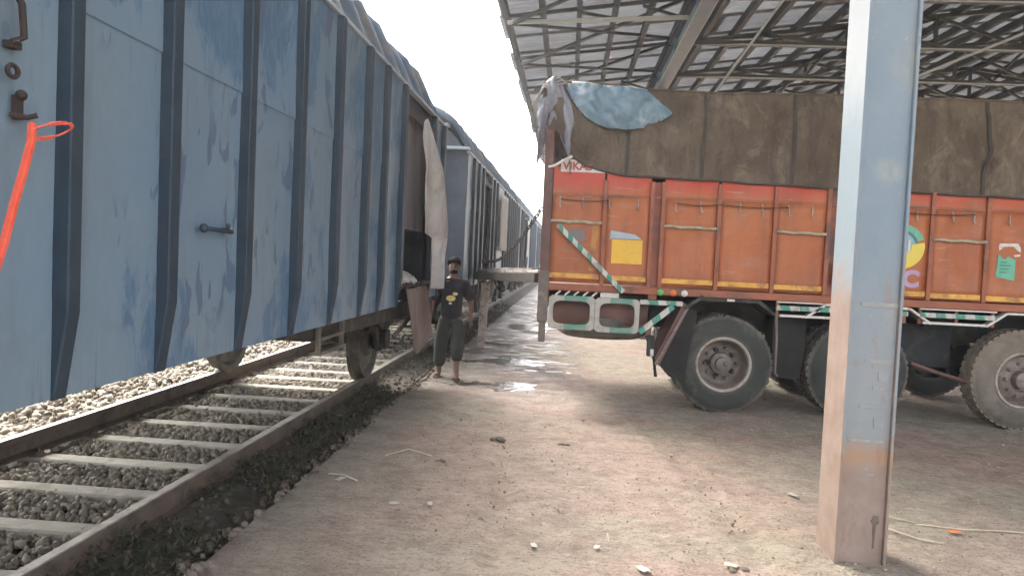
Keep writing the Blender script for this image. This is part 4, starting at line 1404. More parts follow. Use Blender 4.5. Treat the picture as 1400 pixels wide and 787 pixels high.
def rim_meshes():
    r = MB()   # deep dished rear rim
    r.lathe([(.29, -.13), (.268, -.135), (.262, -.11), (.250, -.05), (.246, .02), (.21, .05), (.17, .045), (.12, .035), (.001, .035)], (0, 0, 0), 'y', 40)
    lip = MB()
    lip.lathe([(.272, -.128), (.278, -.150), (.300, -.152), (.304, -.138), (.285, -.125)], (0, 0, 0), 'y', 48)
    hub = MB()
    hub.lathe([(.125, .034), (.125, .0), (.115, -.04), (.10, -.05), (.075, -.06), (.07, -.10), (.035, -.112), (.001, -.113)], (0, 0, 0), 'y', 24)
    for k in range(10):
        t = 2 * PI * k / 10
        hub.lathe([(.018, .04), (.018, -.005), (.010, -.02), (.001, -.022)], (.172 * math.cos(t), 0, .172 * math.sin(t)), 'y', 6)
    hub.ball((-.03, -.112, .01), .026)
    # hand holes as dark sunk discs
    hol = MB().lathe([(.001, .0315), (.03, .0315), (.03, .05)], (0, 0, 0), 'y', 12)
    a = r.mesh('rim', M['rim'], True)
    b = lip.mesh('rim_lip', M['rim_lip'], True)
    c = hub.mesh('hub', M['rim'], False)
    d = hol.mesh('hand_hole', M['dark_inside'], False)
    fr_ = MB()  # bulged front rim
    fr_.lathe([(.29, -.13), (.268, -.14), (.262, -.11), (.245, -.09), (.22, -.11), (.15, -.135), (.13, -.13), (.12, -.10), (.1, -.10), (.09, -.17), (.03, -.18), (.001, -.18)], (0, 0, 0), 'y', 40)
    for k in range(10):
        t = 2 * PI * k / 10
        fr_.lathe([(.02, -.11), (.02, -.145), (.012, -.158), (.001, -.16)], (.182 * math.cos(t), 0, .182 * math.sin(t)), 'y', 6)
    e = fr_.mesh('rim', M['rim'], False)
    for me in (c, e):
        me.polygons.foreach_set('use_smooth', [True] * len(me.polygons))
        me.set_sharp_from_angle(angle=R(40))
    return a, b, c, d, e
RM = rim_meshes()
def wheel(x, y, far=False, front=False, dusty=False, turn=0):
    wl = empty('wheel', (x, y, .526), TRK)
    wl.rotation_euler.z = (PI if far else 0) + turn
    def kid(name, me):
        o = bpy.data.objects.new(name, me)
        C.objects.link(o)
        o.parent = wl
        return o
    kid('tyre', TMD if dusty else TM)
    if front:
        kid('rim', RM[4])
    else:
        kid('rim', RM[0]); kid('hub', RM[2])
        if not far and y < 8.5:
            for k in range(5):
                t = 2 * PI * (k + .25) / 5
                kid('hand_hole', RM[3]).location = (.15 * math.cos(t + .3), 0, .15 * math.sin(t + .3))
    kid('rim_lip', RM[1])
    wl.rotation_euler.y = random.uniform(0, 6)
    return wl
for x in (1.73, 3.16):
    wheel(x, 8.31)
    wheel(x, 8.66)
    wheel(x, 10.36, True)
    wheel(x, 10.01, True)
wheel(4.86, 8.36, front=True, dusty=True, turn=.10)
wheel(4.86, 10.3, True, front=True)
for x in (1.73, 3.16, 4.86):
    MB().tube([(x, 8.4, .53), (x, 10.3, .53)], .075, 10).build('axle', M['chassis'], TRK)
    MB().ball((x, 9.34, .55), (.22, .2, .22), 12, 8).build('differential', M['chassis'], TRK, smooth=True)
for y in (8.93, 9.77):
    MB().box(-.2, TX1 + 1.8, y - .05, y + .05, .84, 1.2).build('chassis_rail', M['chassis'], TRK, bevel=.006)
for k in range(9):
    x = .05 + .85 * k
    MB().box(x - .04, x + .04, TY0 + .1, TY1 - .1, 1.2, 1.254).build('cross_bearer', M['chassis'], TRK)
for y in (8.93, 9.77):
    for x0 in (1.73, 3.16):
        lf = MB()
        for k in range(5):
            lf.tube([(x0 - .62 + .06 * k, y, .92 - .05 * k), (x0, y, .72 - .03 * k), (x0 + .62 - .06 * k, y, .92 - .05 * k)], .022, 6)
        lf.build('leaf_spring', M['chassis'], TRK)
sp = MB().lathe([(.25, -.10), (.29, -.14), (.44, -.145), (.52, -.10), (.526, .10), (.44, .145), (.29, .14), (.25, .10)], (.42, 8.78, .86), 'z', 40)
sp.build('spare_tyre', M['tyre'], TRK, smooth='auto')
MB().lathe([(.001, -.55), (.17, -.55), (.19, -.5), (.19, .5), (.17, .55), (.001, .55)], (.35, 8.45, 1.03), 'x', 20).build('air_tank', M['mudguard'], TRK, smooth='auto')
# mudguards and flaps
mg = MB()
mg.prism([(.98, .56), (1.03, .48), (1.33, 1.14), (1.26, 1.19)], 'y', TY0 - .01, TY0 + .55)
mg.build('mudguard', M['mudguard'], TRK, bevel=.006)
MB().bar((.99, TY0 - .025, .50), (1.31, TY0 - .025, 1.16), .03, .03).build('mudguard_edge', M['rim'], TRK)
fp = MB()
fp.prism([(1.03, .52), (1.10, .46), (1.32, .28), (1.34, .60), (1.42, 1.1), (1.30, 1.12)], 'y', TY0 + .02, TY0 + .55)
fp.build('mud_flap', M['rubber_flap'], TRK)
MB().prism([(.955, .60), (.975, .62), (1.02, .36), (.985, .36)], 'y', TY0 + .0, TY0 + .012).build('hanging_strip', M['rubber_flap'], TRK)
tl = MB()
tl.box(.90, .97, TY0 + .0, TY0 + .12, .58, .80)
tl.bar((.88, TY0 + .02, .80), (1.0, TY0 + .02, .52), .03, .03)
tl.build('tail_bracket', M['chassis'], TRK)
MB().box(.93, .965, TY0 - .012, TY0 - .002, .585, .66).build('reflector', M['paint_white'], TRK)
ar = MB()
ar.prism([(1.24, 1.12), (1.42, 1.26), (2.06, 1.26), (2.24, 1.12), (2.24, 1.08), (2.05, 1.215), (1.44, 1.215), (1.26, 1.08)], 'y', TY0 + .0, TY0 + .62)
ar.build('wheel_arch', M['chassis'], TRK)
MB().box(1.72, 1.80, TY0 - .012, TY0 - .002, 1.222, 1.246).build('arch_sticker', M['paint_white'], TRK)
MB().bar((1.27, TY0 - .03, 1.12), (1.46, TY0 - .03, 1.27), .035, .03).build('arch_edge', M['chassis'], TRK)
MB().tube([(2.25, TY0 + .0, 1.12), (2.265, TY0 - .01, .85), (2.27, TY0, .47), (2.30, TY0, .44)], .013, 7).build('arch_stay', M['rim'], TRK, smooth=True)
MB().prism([(2.27, .45), (2.33, .40), (2.58, .40), (2.62, .7), (2.62, 1.12), (2.27, 1.12)], 'y', TY0 + .16, TY0 + .5).build('mud_flap', M['rubber_flap'], TRK)
# side rails between the wheels
for a, b in ((2.24, 3.60), (3.72, 4.50)):
    MB().box(a, b, TY0 - .02, TY0 + .01, 1.236, 1.25).build('side_rail', M['paint_white'], TRK)
    MB().box(a, b, TY0 - .03, TY0 + .01, 1.155, 1.205).build('side_rail', M['stripe'], TRK, bevel=.003)
    MB().box(a + .04, b - .1, TY0 - .02, TY0 + .01, 1.085, 1.11).build('side_rail', M['paint_white'], TRK)
    for x in (a + .02, (a + b) / 2, b - .02):
        MB().box(x - .015, x + .015, TY0 + .012, TY0 + .04, 1.08, 1.255).build('rail_post', M['orange_rib'], TRK)
def fender(x0, x1, xm0, xm1):
    f_ = MB()
    pts = [(x0, 1.09), (xm0, 1.235), (xm1, 1.235), (x1, 1.09)]
    for (a, za), (b, zb) in zip(pts[:-1], pts[1:]):
        f_.bar((a, TY0 + .02, za), (b, TY0 + .02, zb), .10, .022)
    f_.build('fender', M['paint_white'], TRK)
    f2 = MB()
    for (a, za), (b, zb) in zip(pts[:-1], pts[1:]):
        f2.bar((a, TY0 + .35, za - .03), (b, TY0 + .35, zb - .03), .56, .02)
    f2.build('fender_shell', M['chassis'], TRK)
fender(2.55, 3.84, 2.75, 3.62)
fender(4.40, 5.6, 4.60, 5.4)
MB().tube([(3.75, 8.3, .64), (4.0, 8.3, .56), (4.35, 8.3, .47)], .022, 7).build('brake_pipe', M['mudguard'], TRK)
MB().box(3.62, 4.32, 8.62, 8.9, .56, 1.12).build('battery_box', M['chassis'], TRK, bevel=.02)
# cab (out of the picture to the right)
cb = MB()
cb.prism([(TX1 + .12, .75), (TX1 + .12, 2.75), (TX1 + .3, 2.85), (TX1 + 1.6, 2.8), (TX1 + 1.85, 1.9), (TX1 + 1.95, 1.7), (TX1 + 1.95, .6), (TX1 + 1.6, .6), (TX1 + 1.5, .95), (TX1 + .75, .95), (TX1 + .65, .6)], 'y', 8.2, 10.5)
cab = cb.build('cab', M['orange_rib'], TRK, bevel=.03)
MB().prism([(TX1 + .75, 1.75), (TX1 + .75, 2.5), (TX1 + 1.5, 2.5), (TX1 + 1.66, 1.8)], 'y', 8.17, 8.196).build('cab_window', M['dark_inside'], cab)
MB().bar((TX1 + 1.90, 9.35, 1.95), (TX1 + 1.66, 9.35, 2.62), 2.0, .03, (0, 1, 0)).build('windscreen', M['dark_inside'], cab)
wheel(TX1 + 1.12, 8.38, front=True)
wheel(TX1 + 1.12, 10.3, True, front=True)
MB().tube([(TX1 + 1.12, 8.4, .53), (TX1 + 1.12, 10.3, .53)], .07, 8).build('axle', M['chassis'], TRK)

# tarpaulin over the body
LOW = [(-.40, 3.12), (-.30, 3.02), (-.17, 2.96), (-.04, 2.72), (.12, 2.61), (.30, 2.56), (.6, 2.515), (1.4, 2.50), (2.7, 2.46), (4.7, 2.43), (7.4, 2.42)]
TOPZ = [(-.4, 3.50), (-.16, 3.53), (.7, 3.47), (1.4, 3.44), (2.5, 3.46), (4.6, 3.44), (7.4, 3.46)]
def tarp_fn(sx):
    def fn(u, v):
        x = -.36 + 7.76 * u
        zt = lerp(TOPZ, x) + .012 * nz(x * 2, 1)
        if v < .3:                       # over the top
            t = v / .3
            y = 9.35 + (8.16 - 9.35) * t
            z = zt + .16 * (1 - t * t) + .015 * nz(x * 1.5, y * 1.5, 3)
        else:
            t = (v - .3) / .7
            lo = lerp(LOW, x) + .004 * math.sin(x * 9)
            z = zt + (lo - zt) * t
            y = 8.16 - .075 * min(1, t * 5) - .02 * math.sin(PI * t)
            fold = .045 * nz(x * 2.4, z * .8, 2) + .024 * nz(x * 6 + z * 2, z * 2.5, 5) + .010 * nz(x * 15, z * 8, 8) + .020 * math.sin(x * 2.7 + z) * math.sin(PI * t)
            sag = .03 * abs(math.sin(PI * (x - 1.37) / .93)) * math.sin(PI * min(1, t * 1.1))
            crease = .055 * max(0, math.sin(x * 4.3 + z * 2.6 + 2.5 * nz(x * .9, z * .9, 4))) ** 4 + .04 * max(0, math.sin(x * 6.1 - z * 4.2 + 2 * nz(x * .7, z, 9))) ** 5
            y = min(y + fold - sag - crease * math.sin(PI * min(1, t * 1.02)), 8.098)
        return (x, y, z)
    return fn
tf = tarp_fn(1)
tp = MB()
tp.grid(tf, 200, 46)
tp.grid(lambda u, v: (-.36 + 7.76 * u, 9.35 + 1.3 * v, lerp(TOPZ, -.36 + 7.76 * u) + .16 * (1 - v * v)) , 60, 8)
tp.grid(lambda u, v: (-.36 + 7.76 * u, 10.65 + .02 * math.sin(u * 60), lerp(TOPZ, -.36 + 7.76 * u) - 1.0 * v), 60, 6)
# rear end drape
tp.grid(lambda u, v: (-.36 - .03 * v + .02 * nz(u * 6, v * 4), 8.13 + 2.5 * u, lerp(TOPZ, -.36) + .14 * math.sin(PI * u) - .42 * v + .05 * nz(u * 5, 2) * v), 24, 8)
tpo = tp.build('tarpaulin', M['tarp'], None, smooth=True)
tag(tpo, 'brown canvas tarpaulin stretched over the orange truck body', 'tarpaulin')
for x in (.57, 1.37, 2.31, 3.3, 4.25, 5.2):
    pts = []
    for k in range(18):
        v = (.58 if x < 1 else .31) + (.985 - (.58 if x < 1 else .31)) * k / 17
        p = tf((x + .36) / 7.76, v)
        pts.append((p[0], p[1] - .006, p[2]))
    b = MB()
    for a, c in zip(pts[:-1], pts[1:]):
        b.bar(a, c, .035, .012, (0, 1, 0))
    b.build('seam', M['tarp_seam'], tpo)
hem = MB()
hem.tube([(p[0], p[1] - .004, p[2]) for p in [tf(.03 + .97 * k / 120, .995) for k in range(121)]], .012, 6)
hem.build('hem', M['tarp_seam'], tpo, smooth=True)
ts = MB()
ts.tube([(p[0], p[1] - .004, p[2] + .004) for p in [tf(.04 + .96 * k / 120, .31) for k in range(121)]], .012, 6)
ts.build('top_seam', M['tarp'], tpo, smooth=True)
# pale blue folded flap
TOPF = [(-.10, 3.46), (.1, 3.475), (.4, 3.45), (.72, 3.42), (.85, 3.33), (1.01, 3.20)]
BOTF = [(-.10, 3.42), (-.03, 3.27), (.10, 3.12), (.22, 3.05), (.34, 3.015), (.55, 3.00), (.73, 3.02), (.88, 3.08), (1.01, 3.17)]
def flap_fn(u, v):
    x = -.10 + 1.11 * u
    a, b = lerp(TOPF, x), lerp(BOTF, x)
    z = a + (b - a) * v
    y = 8.02 - .07 * math.sin(PI * min(1, v * .9 + .05)) * math.sin(PI * min(1, u + .1)) - .05 * nz(x * 4.5, z * 4.5, 1) - .045 * abs(nz(x * 8, z * 7, 4)) - .02 * nz(x * 18, z * 15, 4)
    return (x, min(y, 8.045), z)
fb = MB()
fb.grid(flap_fn, 50, 26)
fbo = fb.build('blue_tarpaulin_flap', M['tarp_blue'], None, smooth=True)
fbo.modifiers.new('t', 'SOLIDIFY').thickness = .012
tag(fbo, 'pale blue tarpaulin piece folded over the rear top corner of the truck', 'tarpaulin')
eb = MB()
eb.tube([flap_fn(k / 50, 1.0) for k in range(51)], .014, 6)
eb.build('flap_hem', M['tarp_seam'], fbo, smooth=True)
eb = MB()
eb.tube([(-.06 + .16 * k, 8.02 + .01 * math.sin(k * 3), 3.485 - .012 * k + .01 * math.sin(k * 2)) for k in range(6)], .016, 6)
eb.build('flap_edge_roll', M['paint_white'], fbo, smooth=True)
# grey sheet bunched at the rear corner
gb = MB()
def gfn(u, v):
    # an arch of cloth over the corner, hanging on both sides
    x = -.40 + .36 * u + .03 * nz(u * 6, v * 4)
    top = 3.54 - .35 * (u - .45) ** 2 * 4
    z = top - v * (.42 + .55 * abs(u - .45) * (1.2 if u < .45 else .6)) + .02 * nz(u * 8, v * 8, 3)
    y = 8.08 - .10 * math.sin(PI * min(1, v + .2)) - .04 * math.cos(u * 14) * (.3 + v) - .03 * nz(u * 7, v * 5, 6)
    return (x, y, z)
gb.grid(gfn, 26, 24)
gbo = gb.build('grey_tarpaulin_bundle', M['tarp_grey'], None, smooth=True)
gbo.modifiers.new('t', 'SOLIDIFY').thickness = .012
tag(gbo, 'grey tarpaulin bunched over the rear post of the truck, left of the blue flap', 'tarpaulin')
for k in range(3):
    MB().tube([(-.41 - .03 * k, 8.06 - .03 * k, 3.02 + .1 * k), (-.43 - .02 * k, 8.02, 3.25), (-.36, 7.99 - .02 * k, 3.45 - .02 * k), (-.20 + .04 * k, 7.98, 3.53 - .03 * k), (-.08, 7.99, 3.44)], .010, 6).build('tie_rope', M['rope'], gbo, smooth=True)
rpb = MB()
rpb.tube([(-.02, 8.0, 2.70), (-.10, 8.03, 2.66), (-.20, 8.04, 2.60), (-.27, 8.05, 2.58)], .016, 7)
tag(rpb.build('rope', M['paint_white'], None, smooth=True), 'short white rope tying the tarpaulin corner to the truck rear post', 'rope')

# loading planks between truck bed and second wagon
def plank(a, b, wd, th, mat_, label):
    o = MB().bar(a, b, wd, th).build('plank', mat_, None, bevel=.006)
    tag(o, label, 'plank', 'loading planks bridging truck and wagon')
plank((-.22, 9.75, 1.335), (-1.66, 13.45, 1.215), .48, .12, M['plank_dark'], 'thick brown plank bridging the truck tail and the second wagon, lowest of the three')
plank((-.24, 9.85, 1.42), (-1.15, 12.2, 1.335), .36, .04, M['bridge_wood'], 'pale plank lying on the brown one, end resting in the truck')
plank((-.75, 11.3, 1.405), (-1.66, 13.9, 1.30), .40, .05, M['bridge_wood'], 'pale plank lying on the brown one, end resting in the second wagon')
# chain from the truck's rear post towards the wagons
ch = tag(empty('chain', (-.3, 8.1, 2.1)), 'rusty slack chain sagging from the truck rear post toward the second wagon', 'chain')
A, B = Vector((-.32, 8.1, 2.14)), Vector((-1.55, 13.2, 1.5))
L = 46
link_b = MB()
link_b.tube([(.030 * math.cos(t) * 1.9, .022 * math.sin(t), 0) for t in [2 * PI * k / 12 for k in range(12)]], .0075, 5, closed=True)
lkm = link_b.mesh('chain_link', M['rusty_iron'], True)
P_ = [A + (B - A) * (k / L) + Vector((0, 0, -.22 * math.sin(PI * k / L))) for k in range(L + 1)]
for k in range(L):
    d = (P_[k + 1] - P_[k])
    o = link('chain_link', lkm, ch, 0, (P_[k] + P_[k + 1]) / 2)
    q = d.to_track_quat('X', 'Z')
    o.rotation_euler = (q.to_matrix() @ Matrix.Rotation(PI / 2 * (k % 2), 3, 'X')).to_euler()
    o.scale = (d.length / .083, 1, 1)
# trestle under the planks
tb2 = MB()
tb2.bar((-1.45, 12.7, 0), (-1.43, 12.78, 1.12), .14, .05)
tag(tb2.build('board', M['bridge_wood'], None, bevel=.006), 'pale upright board propped under the loading planks behind the walking man', 'board')

# overhead line
ms = tag(empty('catenary_mast', (-6.2, 52, 0)), 'thin steel overhead line mast with bracket arm far beyond the train', 'mast')
MB().box(-6.3, -6.1, 51.9, 52.1, -.5, 7.6).build('pole', M['truss'], ms)
MB().tube([(-6.2, 52, 6.9), (-3.3, 52, 6.5)], .04, 6).build('bracket_arm', M['truss'], ms)
MB().tube([(-6.2, 52, 5.7), (-3.3, 52, 6.5)], .035, 6).build('bracket_arm', M['truss'], ms)
MB().tube([(-5.6, 52, 5.85), (-2.9, 52, 5.6)], .03, 6).build('registration_arm', M['truss'], ms)
cw = MB()
cw.tube([(-3.2, -3 + 2.75 * k, 5.55) for k in range(21)], .013, 6)
tag(cw.build('contact_wire', M['truss'], None, smooth=True), 'thin overhead wire running above the goods train against the sky', 'wire')

# ================================================================== PERSON
def skinned(name, joints, bones, material, parent, loc, sub=2, flat=1.0):
    names = list(joints)
    me = bpy.data.meshes.new(name)
    me.from_pydata([joints[k][0] for k in names], [(names.index(a), names.index(b)) for a, b in bones] if False else [(names.index(a), names.index(b)) for a, b in bones], [])
    me.materials.append(material)
    o = bpy.data.objects.new(name, me)
    C.objects.link(o)
    md = o.modifiers.new('skin', 'SKIN')
    md.use_smooth_shade = True
    sv = me.skin_vertices[0].data
    for i, k in enumerate(names):
        r = joints[k][1]
        sv[i].radius = (r, r) if not isinstance(r, tuple) else r
        sv[i].use_root = (i == 0)
    ss = o.modifiers.new('sub', 'SUBSURF')
    ss.levels = sub
    ss.render_levels = sub
    # bake so that the object is a plain mesh
    dg = bpy.context.evaluated_depsgraph_get()
    ev = o.evaluated_get(dg)
    m2 = bpy.data.meshes.new_from_object(ev)
    m2.name = name
    if not m2.materials:
        m2.materials.append(material)
    m2.polygons.foreach_set('use_smooth', [True] * len(m2.polygons))
    bpy.data.objects.remove(o)
    n = bpy.data.objects.new(name, m2)
    C.objects.link(n)
    if parent:
        n.parent = parent
    n.location = loc
    return n

PX, PY = -1.49, 9.5
def person():
    # facing -Y (towards the camera); +x is the man's left, on the right of the picture
    J = {
        'pelvis': ((0, 0, .86), (.088, .07)), 'waist': ((0, .0, .97), (.09, .07)), 'chest': ((0, .0, 1.16), (.125, .09)), 'upchest': ((0, .01, 1.27), (.10, .075)),
        'neck': ((.01, 0, 1.36), .050), 'jaw': ((.01, -.025, 1.425), .060), 'head': ((.01, -.012, 1.50), .082), 'crown': ((.01, .0, 1.54), .055),
        'shR': ((-.165, .01, 1.27), .058), 'elR': ((-.262, .02, 1.02), .042), 'wrR': ((-.285, -.045, .80), .029), 'paR': ((-.285, -.06, .735), (.036, .018)),
        'shL': ((.165, .01, 1.27), .058), 'elL': ((.255, .06, 1.03), .042), 'wrL': ((.262, -.01, .81), .029), 'paL': ((.262, -.02, .745), (.036, .018)),
        'hipR': ((-.085, 0, .80), .085), 'knR': ((-.125, -.02, .45), .058), 'anR': ((-.145, .06, .09), .037), 'heR': ((-.145, .085, .035), .033), 'baR': ((-.155, -.05, .03), (.044, .024)), 'toR': ((-.165, -.115, .022), (.036, .016)),
        'hipL': ((.085, 0, .80), .085), 'knL': ((.10, -.14, .47), .056), 'anL': ((.10, -.18, .115), .035), 'heL': ((.10, -.15, .055), .032), 'baL': ((.11, -.28, .045), (.042, .024)), 'toL': ((.115, -.345, .055), (.034, .016)),
    }
    Bn = [('pelvis', 'waist'), ('waist', 'chest'), ('chest', 'upchest'), ('upchest', 'neck'), ('neck', 'jaw'), ('jaw', 'head'), ('head', 'crown')]
    for s in 'RL':
        Bn += [('upchest', 'sh' + s), ('sh' + s, 'el' + s), ('el' + s, 'wr' + s), ('wr' + s, 'pa' + s), ('pelvis', 'hip' + s), ('hip' + s, 'kn' + s), ('kn' + s, 'an' + s), ('an' + s, 'he' + s), ('an' + s, 'ba' + s), ('ba' + s, 'to' + s)]
        px, py, pz = J['pa' + s][0]
        sg = -1 if s == 'R' else 1
        for i in range(4):
            oy = -.024 + .016 * i
            L_ = (.036, .042, .038, .030)[i]
            a = ((px + sg * .002, py + oy - .004, pz - .035), .0095)
            b = ((px - sg * .004, py + oy - .012, pz - .035 - L_ * .6), .0085)
            c = ((px - sg * .016, py + oy - .018, pz - .035 - L_ * 1.1), .007)
            J['f%s%da' % (s, i)] = a; J['f%s%db' % (s, i)] = b; J['f%s%dc' % (s, i)] = c
            Bn += [('pa' + s, 'f%s%da' % (s, i)), ('f%s%da' % (s, i), 'f%s%db' % (s, i)), ('f%s%db' % (s, i), 'f%s%dc' % (s, i))]
        J['t%sa' % s] = ((px - sg * .008, py - .036, pz + .012), .011)
        J['t%sb' % s] = ((px - sg * .016, py - .048, pz - .022), .009)
        Bn += [('pa' + s, 't%sa' % s), ('t%sa' % s, 't%sb' % s)]
    loc = (PX, PY, ground_h(PX, PY) + .005)
    body = skinned('person', J, Bn, M['skin'], None, loc)
    tag(body, 'man in black printed shirt and dark trousers walking along the platform edge toward the camera', 'person')
    SH = {
        'a': ((0, .0, .71), (.175, .14)), 'b': ((0, 0, .93), (.150, .115)), 'c': ((0, 0, 1.12), (.158, .118)), 'd': ((0, .01, 1.265), (.125, .095)), 'e': ((.005, .01, 1.335), (.072, .066)),
        'shR': ((-.165, .01, 1.275), .078), 'slR': ((-.228, .012, 1.13), .078), 'cuR': ((-.262, .02, 1.02), .072),
        'shL': ((.165, .01, 1.275), .078), 'slL': ((.222, .035, 1.13), .078), 'cuL': ((.255, .055, 1.03), .072)}
    SB = [('a', 'b'), ('b', 'c'), ('c', 'd'), ('d', 'e'), ('d', 'shR'), ('shR', 'slR'), ('slR', 'cuR'), ('d', 'shL'), ('shL', 'slL'), ('slL', 'cuL')]
    sh = skinned('shirt', SH, SB, M['shirt'], body, (0, 0, 0))
    TR = {
        'a': ((0, 0, .84), (.135, .11)), 'b': ((0, 0, .90), (.13, .105)),
        'hR': ((-.085, 0, .76), .105), 'mR': ((-.11, -.01, .60), .102), 'kR': ((-.125, -.02, .45), .095), 'cR': ((-.135, .02, .27), .09), 'eR': ((-.145, .05, .13), .08),
        'hL': ((.085, -.005, .76), .105), 'mL': ((.10, -.075, .60), .102), 'kL': ((.105, -.14, .46), .095), 'cL': ((.104, -.16, .33), .085), 'eL': ((.102, -.17, .24), .074)}
    TB = [('a', 'b'), ('a', 'hR'), ('hR', 'mR'), ('mR', 'kR'), ('kR', 'cR'), ('cR', 'eR'), ('a', 'hL'), ('hL', 'mL'), ('mL', 'kL'), ('kL', 'cL'), ('cL', 'eL')]
    skinned('trousers', TR, TB, M['trousers'], body, (0, 0, 0))
    def kid(name, mb, mt, smooth=True):
        o = mb.build(name, mt, None, smooth=smooth)
        o.parent = body
        return o
    hb = MB()
    def hair(u, v):
        ph = v * 1.75
        t = 2 * PI * u
        r = .110 + .006 * nz(math.cos(t) * 3, math.sin(t) * 3, v * 4)
        d = Vector((math.sin(ph) * math.cos(t) * .86, math.sin(ph) * math.sin(t) * 1.02, math.cos(ph) * 1.02))
        if math.sin(t) < -.2 and ph > .95:      # hairline at the forehead
            ph2 = .95 + .08 * (ph - .95)
            d = Vector((math.sin(ph2) * math.cos(t) * .86, math.sin(ph2) * math.sin(t) * 1.02, math.cos(ph2) * 1.02))
        return (.01 + d.x * r, -.002 + d.y * r, 1.522 + d.z * r)
    hb.grid(hair, 28, 14)
    ho = kid('hair', hb, M['hair'])
    fbm = MB()
    fbm.prism([(-.014, 1.475), (.034, 1.475), (.022, 1.515), (-.002, 1.515)], 'y', -.094, -.085)
    fbm.ball((.01, -.098, 1.482), (.014, .016, .014), 10, 7)
    fbm.ball((.01, -.092, 1.497), (.009, .012, .022), 8, 6)
    kid('nose', fbm, M['skin'])
    for sx in (-1, 1):
        kid('eye', MB().ball((.01 + sx * .030, -.083, 1.508), (.012, .007, .006), 8, 6), M['eye'])
        kid('eyebrow', MB().ball((.01 + sx * .030, -.088, 1.526), (.018, .006, .005), 8, 5), M['hair'])
        kid('ear', MB().ball((.01 + sx * .082, .0, 1.495), (.010, .020, .030), 8, 6), M['skin'])
    kid('mouth', MB().ball((.01, -.088, 1.448), (.022, .007, .006), 8, 5), M['sandal'])
    kid('beard', MB().ball((.01, -.045, 1.425), (.055, .047, .036), 12, 8), M['hair'])
    def onshirt(cx, cz, rx, rz):
        b = MB()
        def fn(u, v):
            t = 2 * PI * u
            x = cx + rx * v * math.cos(t)
            z = cz + rz * v * math.sin(t)
            return (x, -.168 + .9 * x * x + .25 * (z - 1.05) ** 2 - .002, z)
        b.grid(fn, 20, 3)
        return b
    snap = [('print_disc', (-.01, 1.075, .062, .040), 'print_yellow'), ('print_disc', (-.015, 1.008, .022, .014), 'print_white'), ('print_disc', (.045, 1.135, .035, .022), 'print_yellow')]
    from mathutils.bvhtree import BVHTree
    bvh = BVHTree.FromPolygons([v.co[:] for v in sh.data.vertices], [p.vertices[:] for p in sh.data.polygons])
    for nm, (cx, cz, rx, rz), mk in snap:
        b = onshirt(cx, cz, rx, rz)
        vv = []
        for x, y_, z in b.v:
            hit = bvh.ray_cast(Vector((x, -1, z)), Vector((0, 1, 0)))
            vv.append((x, (hit[0].y if hit[0] else y_) - .003, z))
        b.v = vv
        o = b.build(nm, M[mk], None, smooth=True)
        o.parent = sh
    for s, (x, y_, z) in (('R', (-.155, -.02, .008)), ('L', (.11, -.25, .018))):
        b = MB()
        b.ball((x, y_, z), (.050, .135, .012), 16, 6)
        b.tube([(x - .048, y_ - .05, z + .005), (x - .02, y_ - .065, z + .045), (x + .02, y_ - .065, z + .045), (x + .048, y_ - .05, z + .005)], .012, 6)
        kid('sandal', b, M['sandal'])
    body.rotation_euler.z = R(6)
    body.scale = (.97, .97, .97)
    return body
person()

# ================================================================== LITTER
def scrap(x, y, s, mk, label, cat='paper scrap', z=.012, group='paper scraps on the mud'):
    b = MB()
    sd_ = x * 7 + y * 3
    b.grid(lambda u, v: ((u - .5) * s * 1.7, (v - .5) * s * (1 + .4 * nz(u * 3, 1, sd_)), .012 + .25 * s * (nz(u * 2.6, v * 2.6, sd_) + .25) * .6), 6, 5)
    gz = ground_h(x, y) if x > EDGE else z
    o = b.build('paper_scrap' if cat == 'paper scrap' else cat.replace(' ', '_'), M[mk], None, smooth=True, loc=(x, y, gz + .006))
    o.rotation_euler.z = sd_
    o.modifiers.new('t', 'SOLIDIFY').thickness = .003
    tag(o, label, cat, group)
scrap(-1.02, 4.52, .035, 'paper', 'small crumpled white paper alone on the bare mud left of centre')
scrap(-1.50, 4.95, .045, 'paper', 'white paper scrap beside straw at the platform edge')
scrap(-.12, 4.03, .032, 'paper', 'white paper scrap on the mud in the near middle of the platform')
scrap(.23, 4.07, .028, 'paper', 'white paper scrap near a standing splinter in the foreground')
scrap(.46, 3.82, .05, 'paper', 'widest flat white paper scrap at the very front of the mud')
scrap(.94, 3.96, .04, 'straw', 'torn brownish paper scrap on the mud left of the column foot')
scrap(1.66, 5.31, .04, 'paper', 'round white paper scrap just left of the column foot')
scrap(-.80, 4.55, .03, 'paper', 'tiny white paper scrap right of the crumpled one')
scrap(-1.92, 5.0, .06, 'paper', 'white paper scrap in the trench against the platform edge', z=-.2)
scrap(-2.0, 6.4, .055, 'paper', 'white paper scrap among the weeds in the trench', z=-.18)
scrap(-1.95, 5.75, .045, 'paper', 'small white paper scrap in the trench between weeds', z=-.19)
scrap(2.47, 4.73, .04, 'peel', 'bright orange peel lying on the mud right of the column', 'orange peel', group=None)
def straws(pts_list, r, label, name='straw', mk='straw'):
    b = MB()
    for pts in pts_list:
        b.tube([(x, y, ground_h(x, y) + z) for x, y, z in pts], r, 5)
    tag(b.build(name, M[mk], None, smooth=True), label, name.replace('_', ' '))
straws([[(1.95, 4.85, .01), (2.05, 4.72, .03), (2.2, 4.6, .012), (2.32, 4.55, .01)]], .006, 'long curved pale straw on the mud right of the column foot')
straws([[(1.98, 5.05, .01), (2.12, 4.98, .02), (2.3, 4.9, .01)]], .006, 'upper pale straw on the mud right of the column foot')
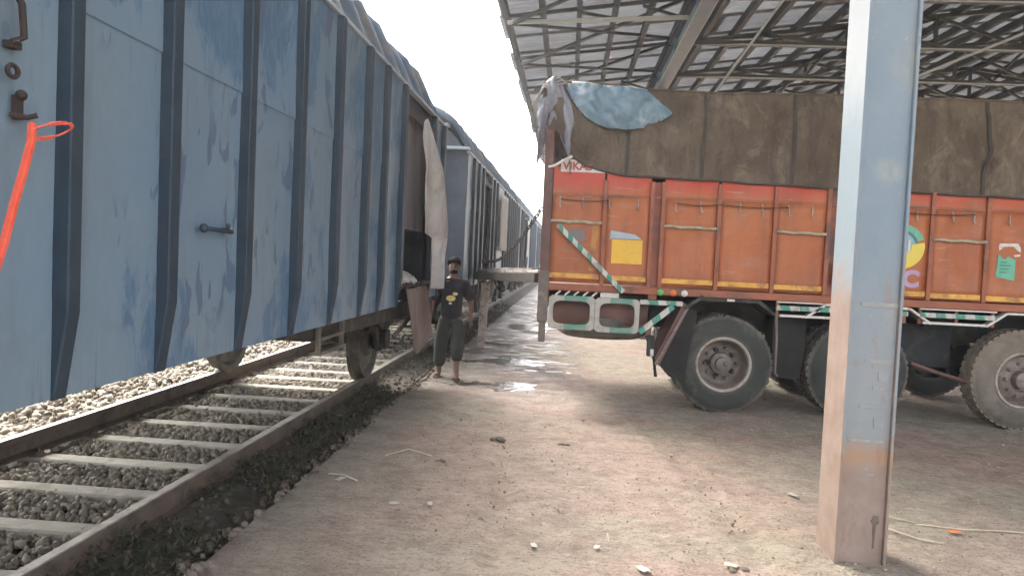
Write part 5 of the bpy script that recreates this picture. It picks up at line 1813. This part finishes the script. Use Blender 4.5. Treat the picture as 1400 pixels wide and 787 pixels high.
straws([[(2.3, 4.86, .01), (2.55, 4.8, .014), (2.85, 4.83, .01), (3.1, 4.80, .01)]], .005, 'thin straw running past the orange peel')
straws([[(.29, 4.12, .0), (.30, 4.12, .03), (.29, 4.14, .07)]], .004, 'short pale splinter standing in the foreground mud', 'splinter')
straws([[(-1.62, 5.05, .01), (-1.5, 5.02, .02), (-1.38, 4.93, .01)]], .006, 'straw lying at the platform edge beside white paper')
straws([[(-1.35, 5.6, .01), (-1.2, 5.75, .03), (-1.0, 5.7, .01)]], .005, 'bent straw on the mud near the damp platform edge')
for x, y, s, lab in ((-.55, 6.38, .07, 'dark clod of mud with dry stalks in the middle of the platform'), (.05, 6.3, .05, 'dark clod of mud right of the one with stalks'), (.98, 3.93, .05, 'dark clod of mud beside the torn brownish paper'), (-.9, 5.6, .045, 'dark clod of mud near the bent straw')):
    b = MB()
    for k in range(4):
        b.ball((random.uniform(-s, s), random.uniform(-s, s) * .6, s * .1), (s * random.uniform(.3, .6), s * random.uniform(.3, .5), s * random.uniform(.15, .3)), 8, 5)
    tag(b.build('mud_clod', M['mud_lump'], None, smooth=True, loc=(x, y, ground_h(x, y))), lab, 'mud clod', 'clods on the platform')
b = MB()
b.box(-.11, .11, -.06, .06, -.05, .05)
o = b.build('stone_block', M['stone_block'], None, bevel=.018, loc=(-1.93, 4.35, -.17))
o.rotation_euler = (.1, .12, .35)
tag(o, 'broken brown stone block lying in the trench below the platform edge', 'stone block')

# ================================================================== AIR
hm = bpy.data.materials.new('warm_haze')
hm.use_nodes = True
hm.node_tree.nodes.clear()
vo = hm.node_tree.nodes.new('ShaderNodeVolumePrincipled')
vo.inputs['Color'].default_value = (.93, .95, 1, 1)
vo.inputs['Density'].default_value = .0018
vo.inputs['Anisotropy'].default_value = .45
ho_ = hm.node_tree.nodes.new('ShaderNodeOutputMaterial')
hm.node_tree.links.new(vo.outputs[0], ho_.inputs['Volume'])
tag(MB().box(-60, 80, -20, 130, -1.7, 9.5).build('haze', hm), 'thin bright haze hanging in the air along the train', kind='stuff')
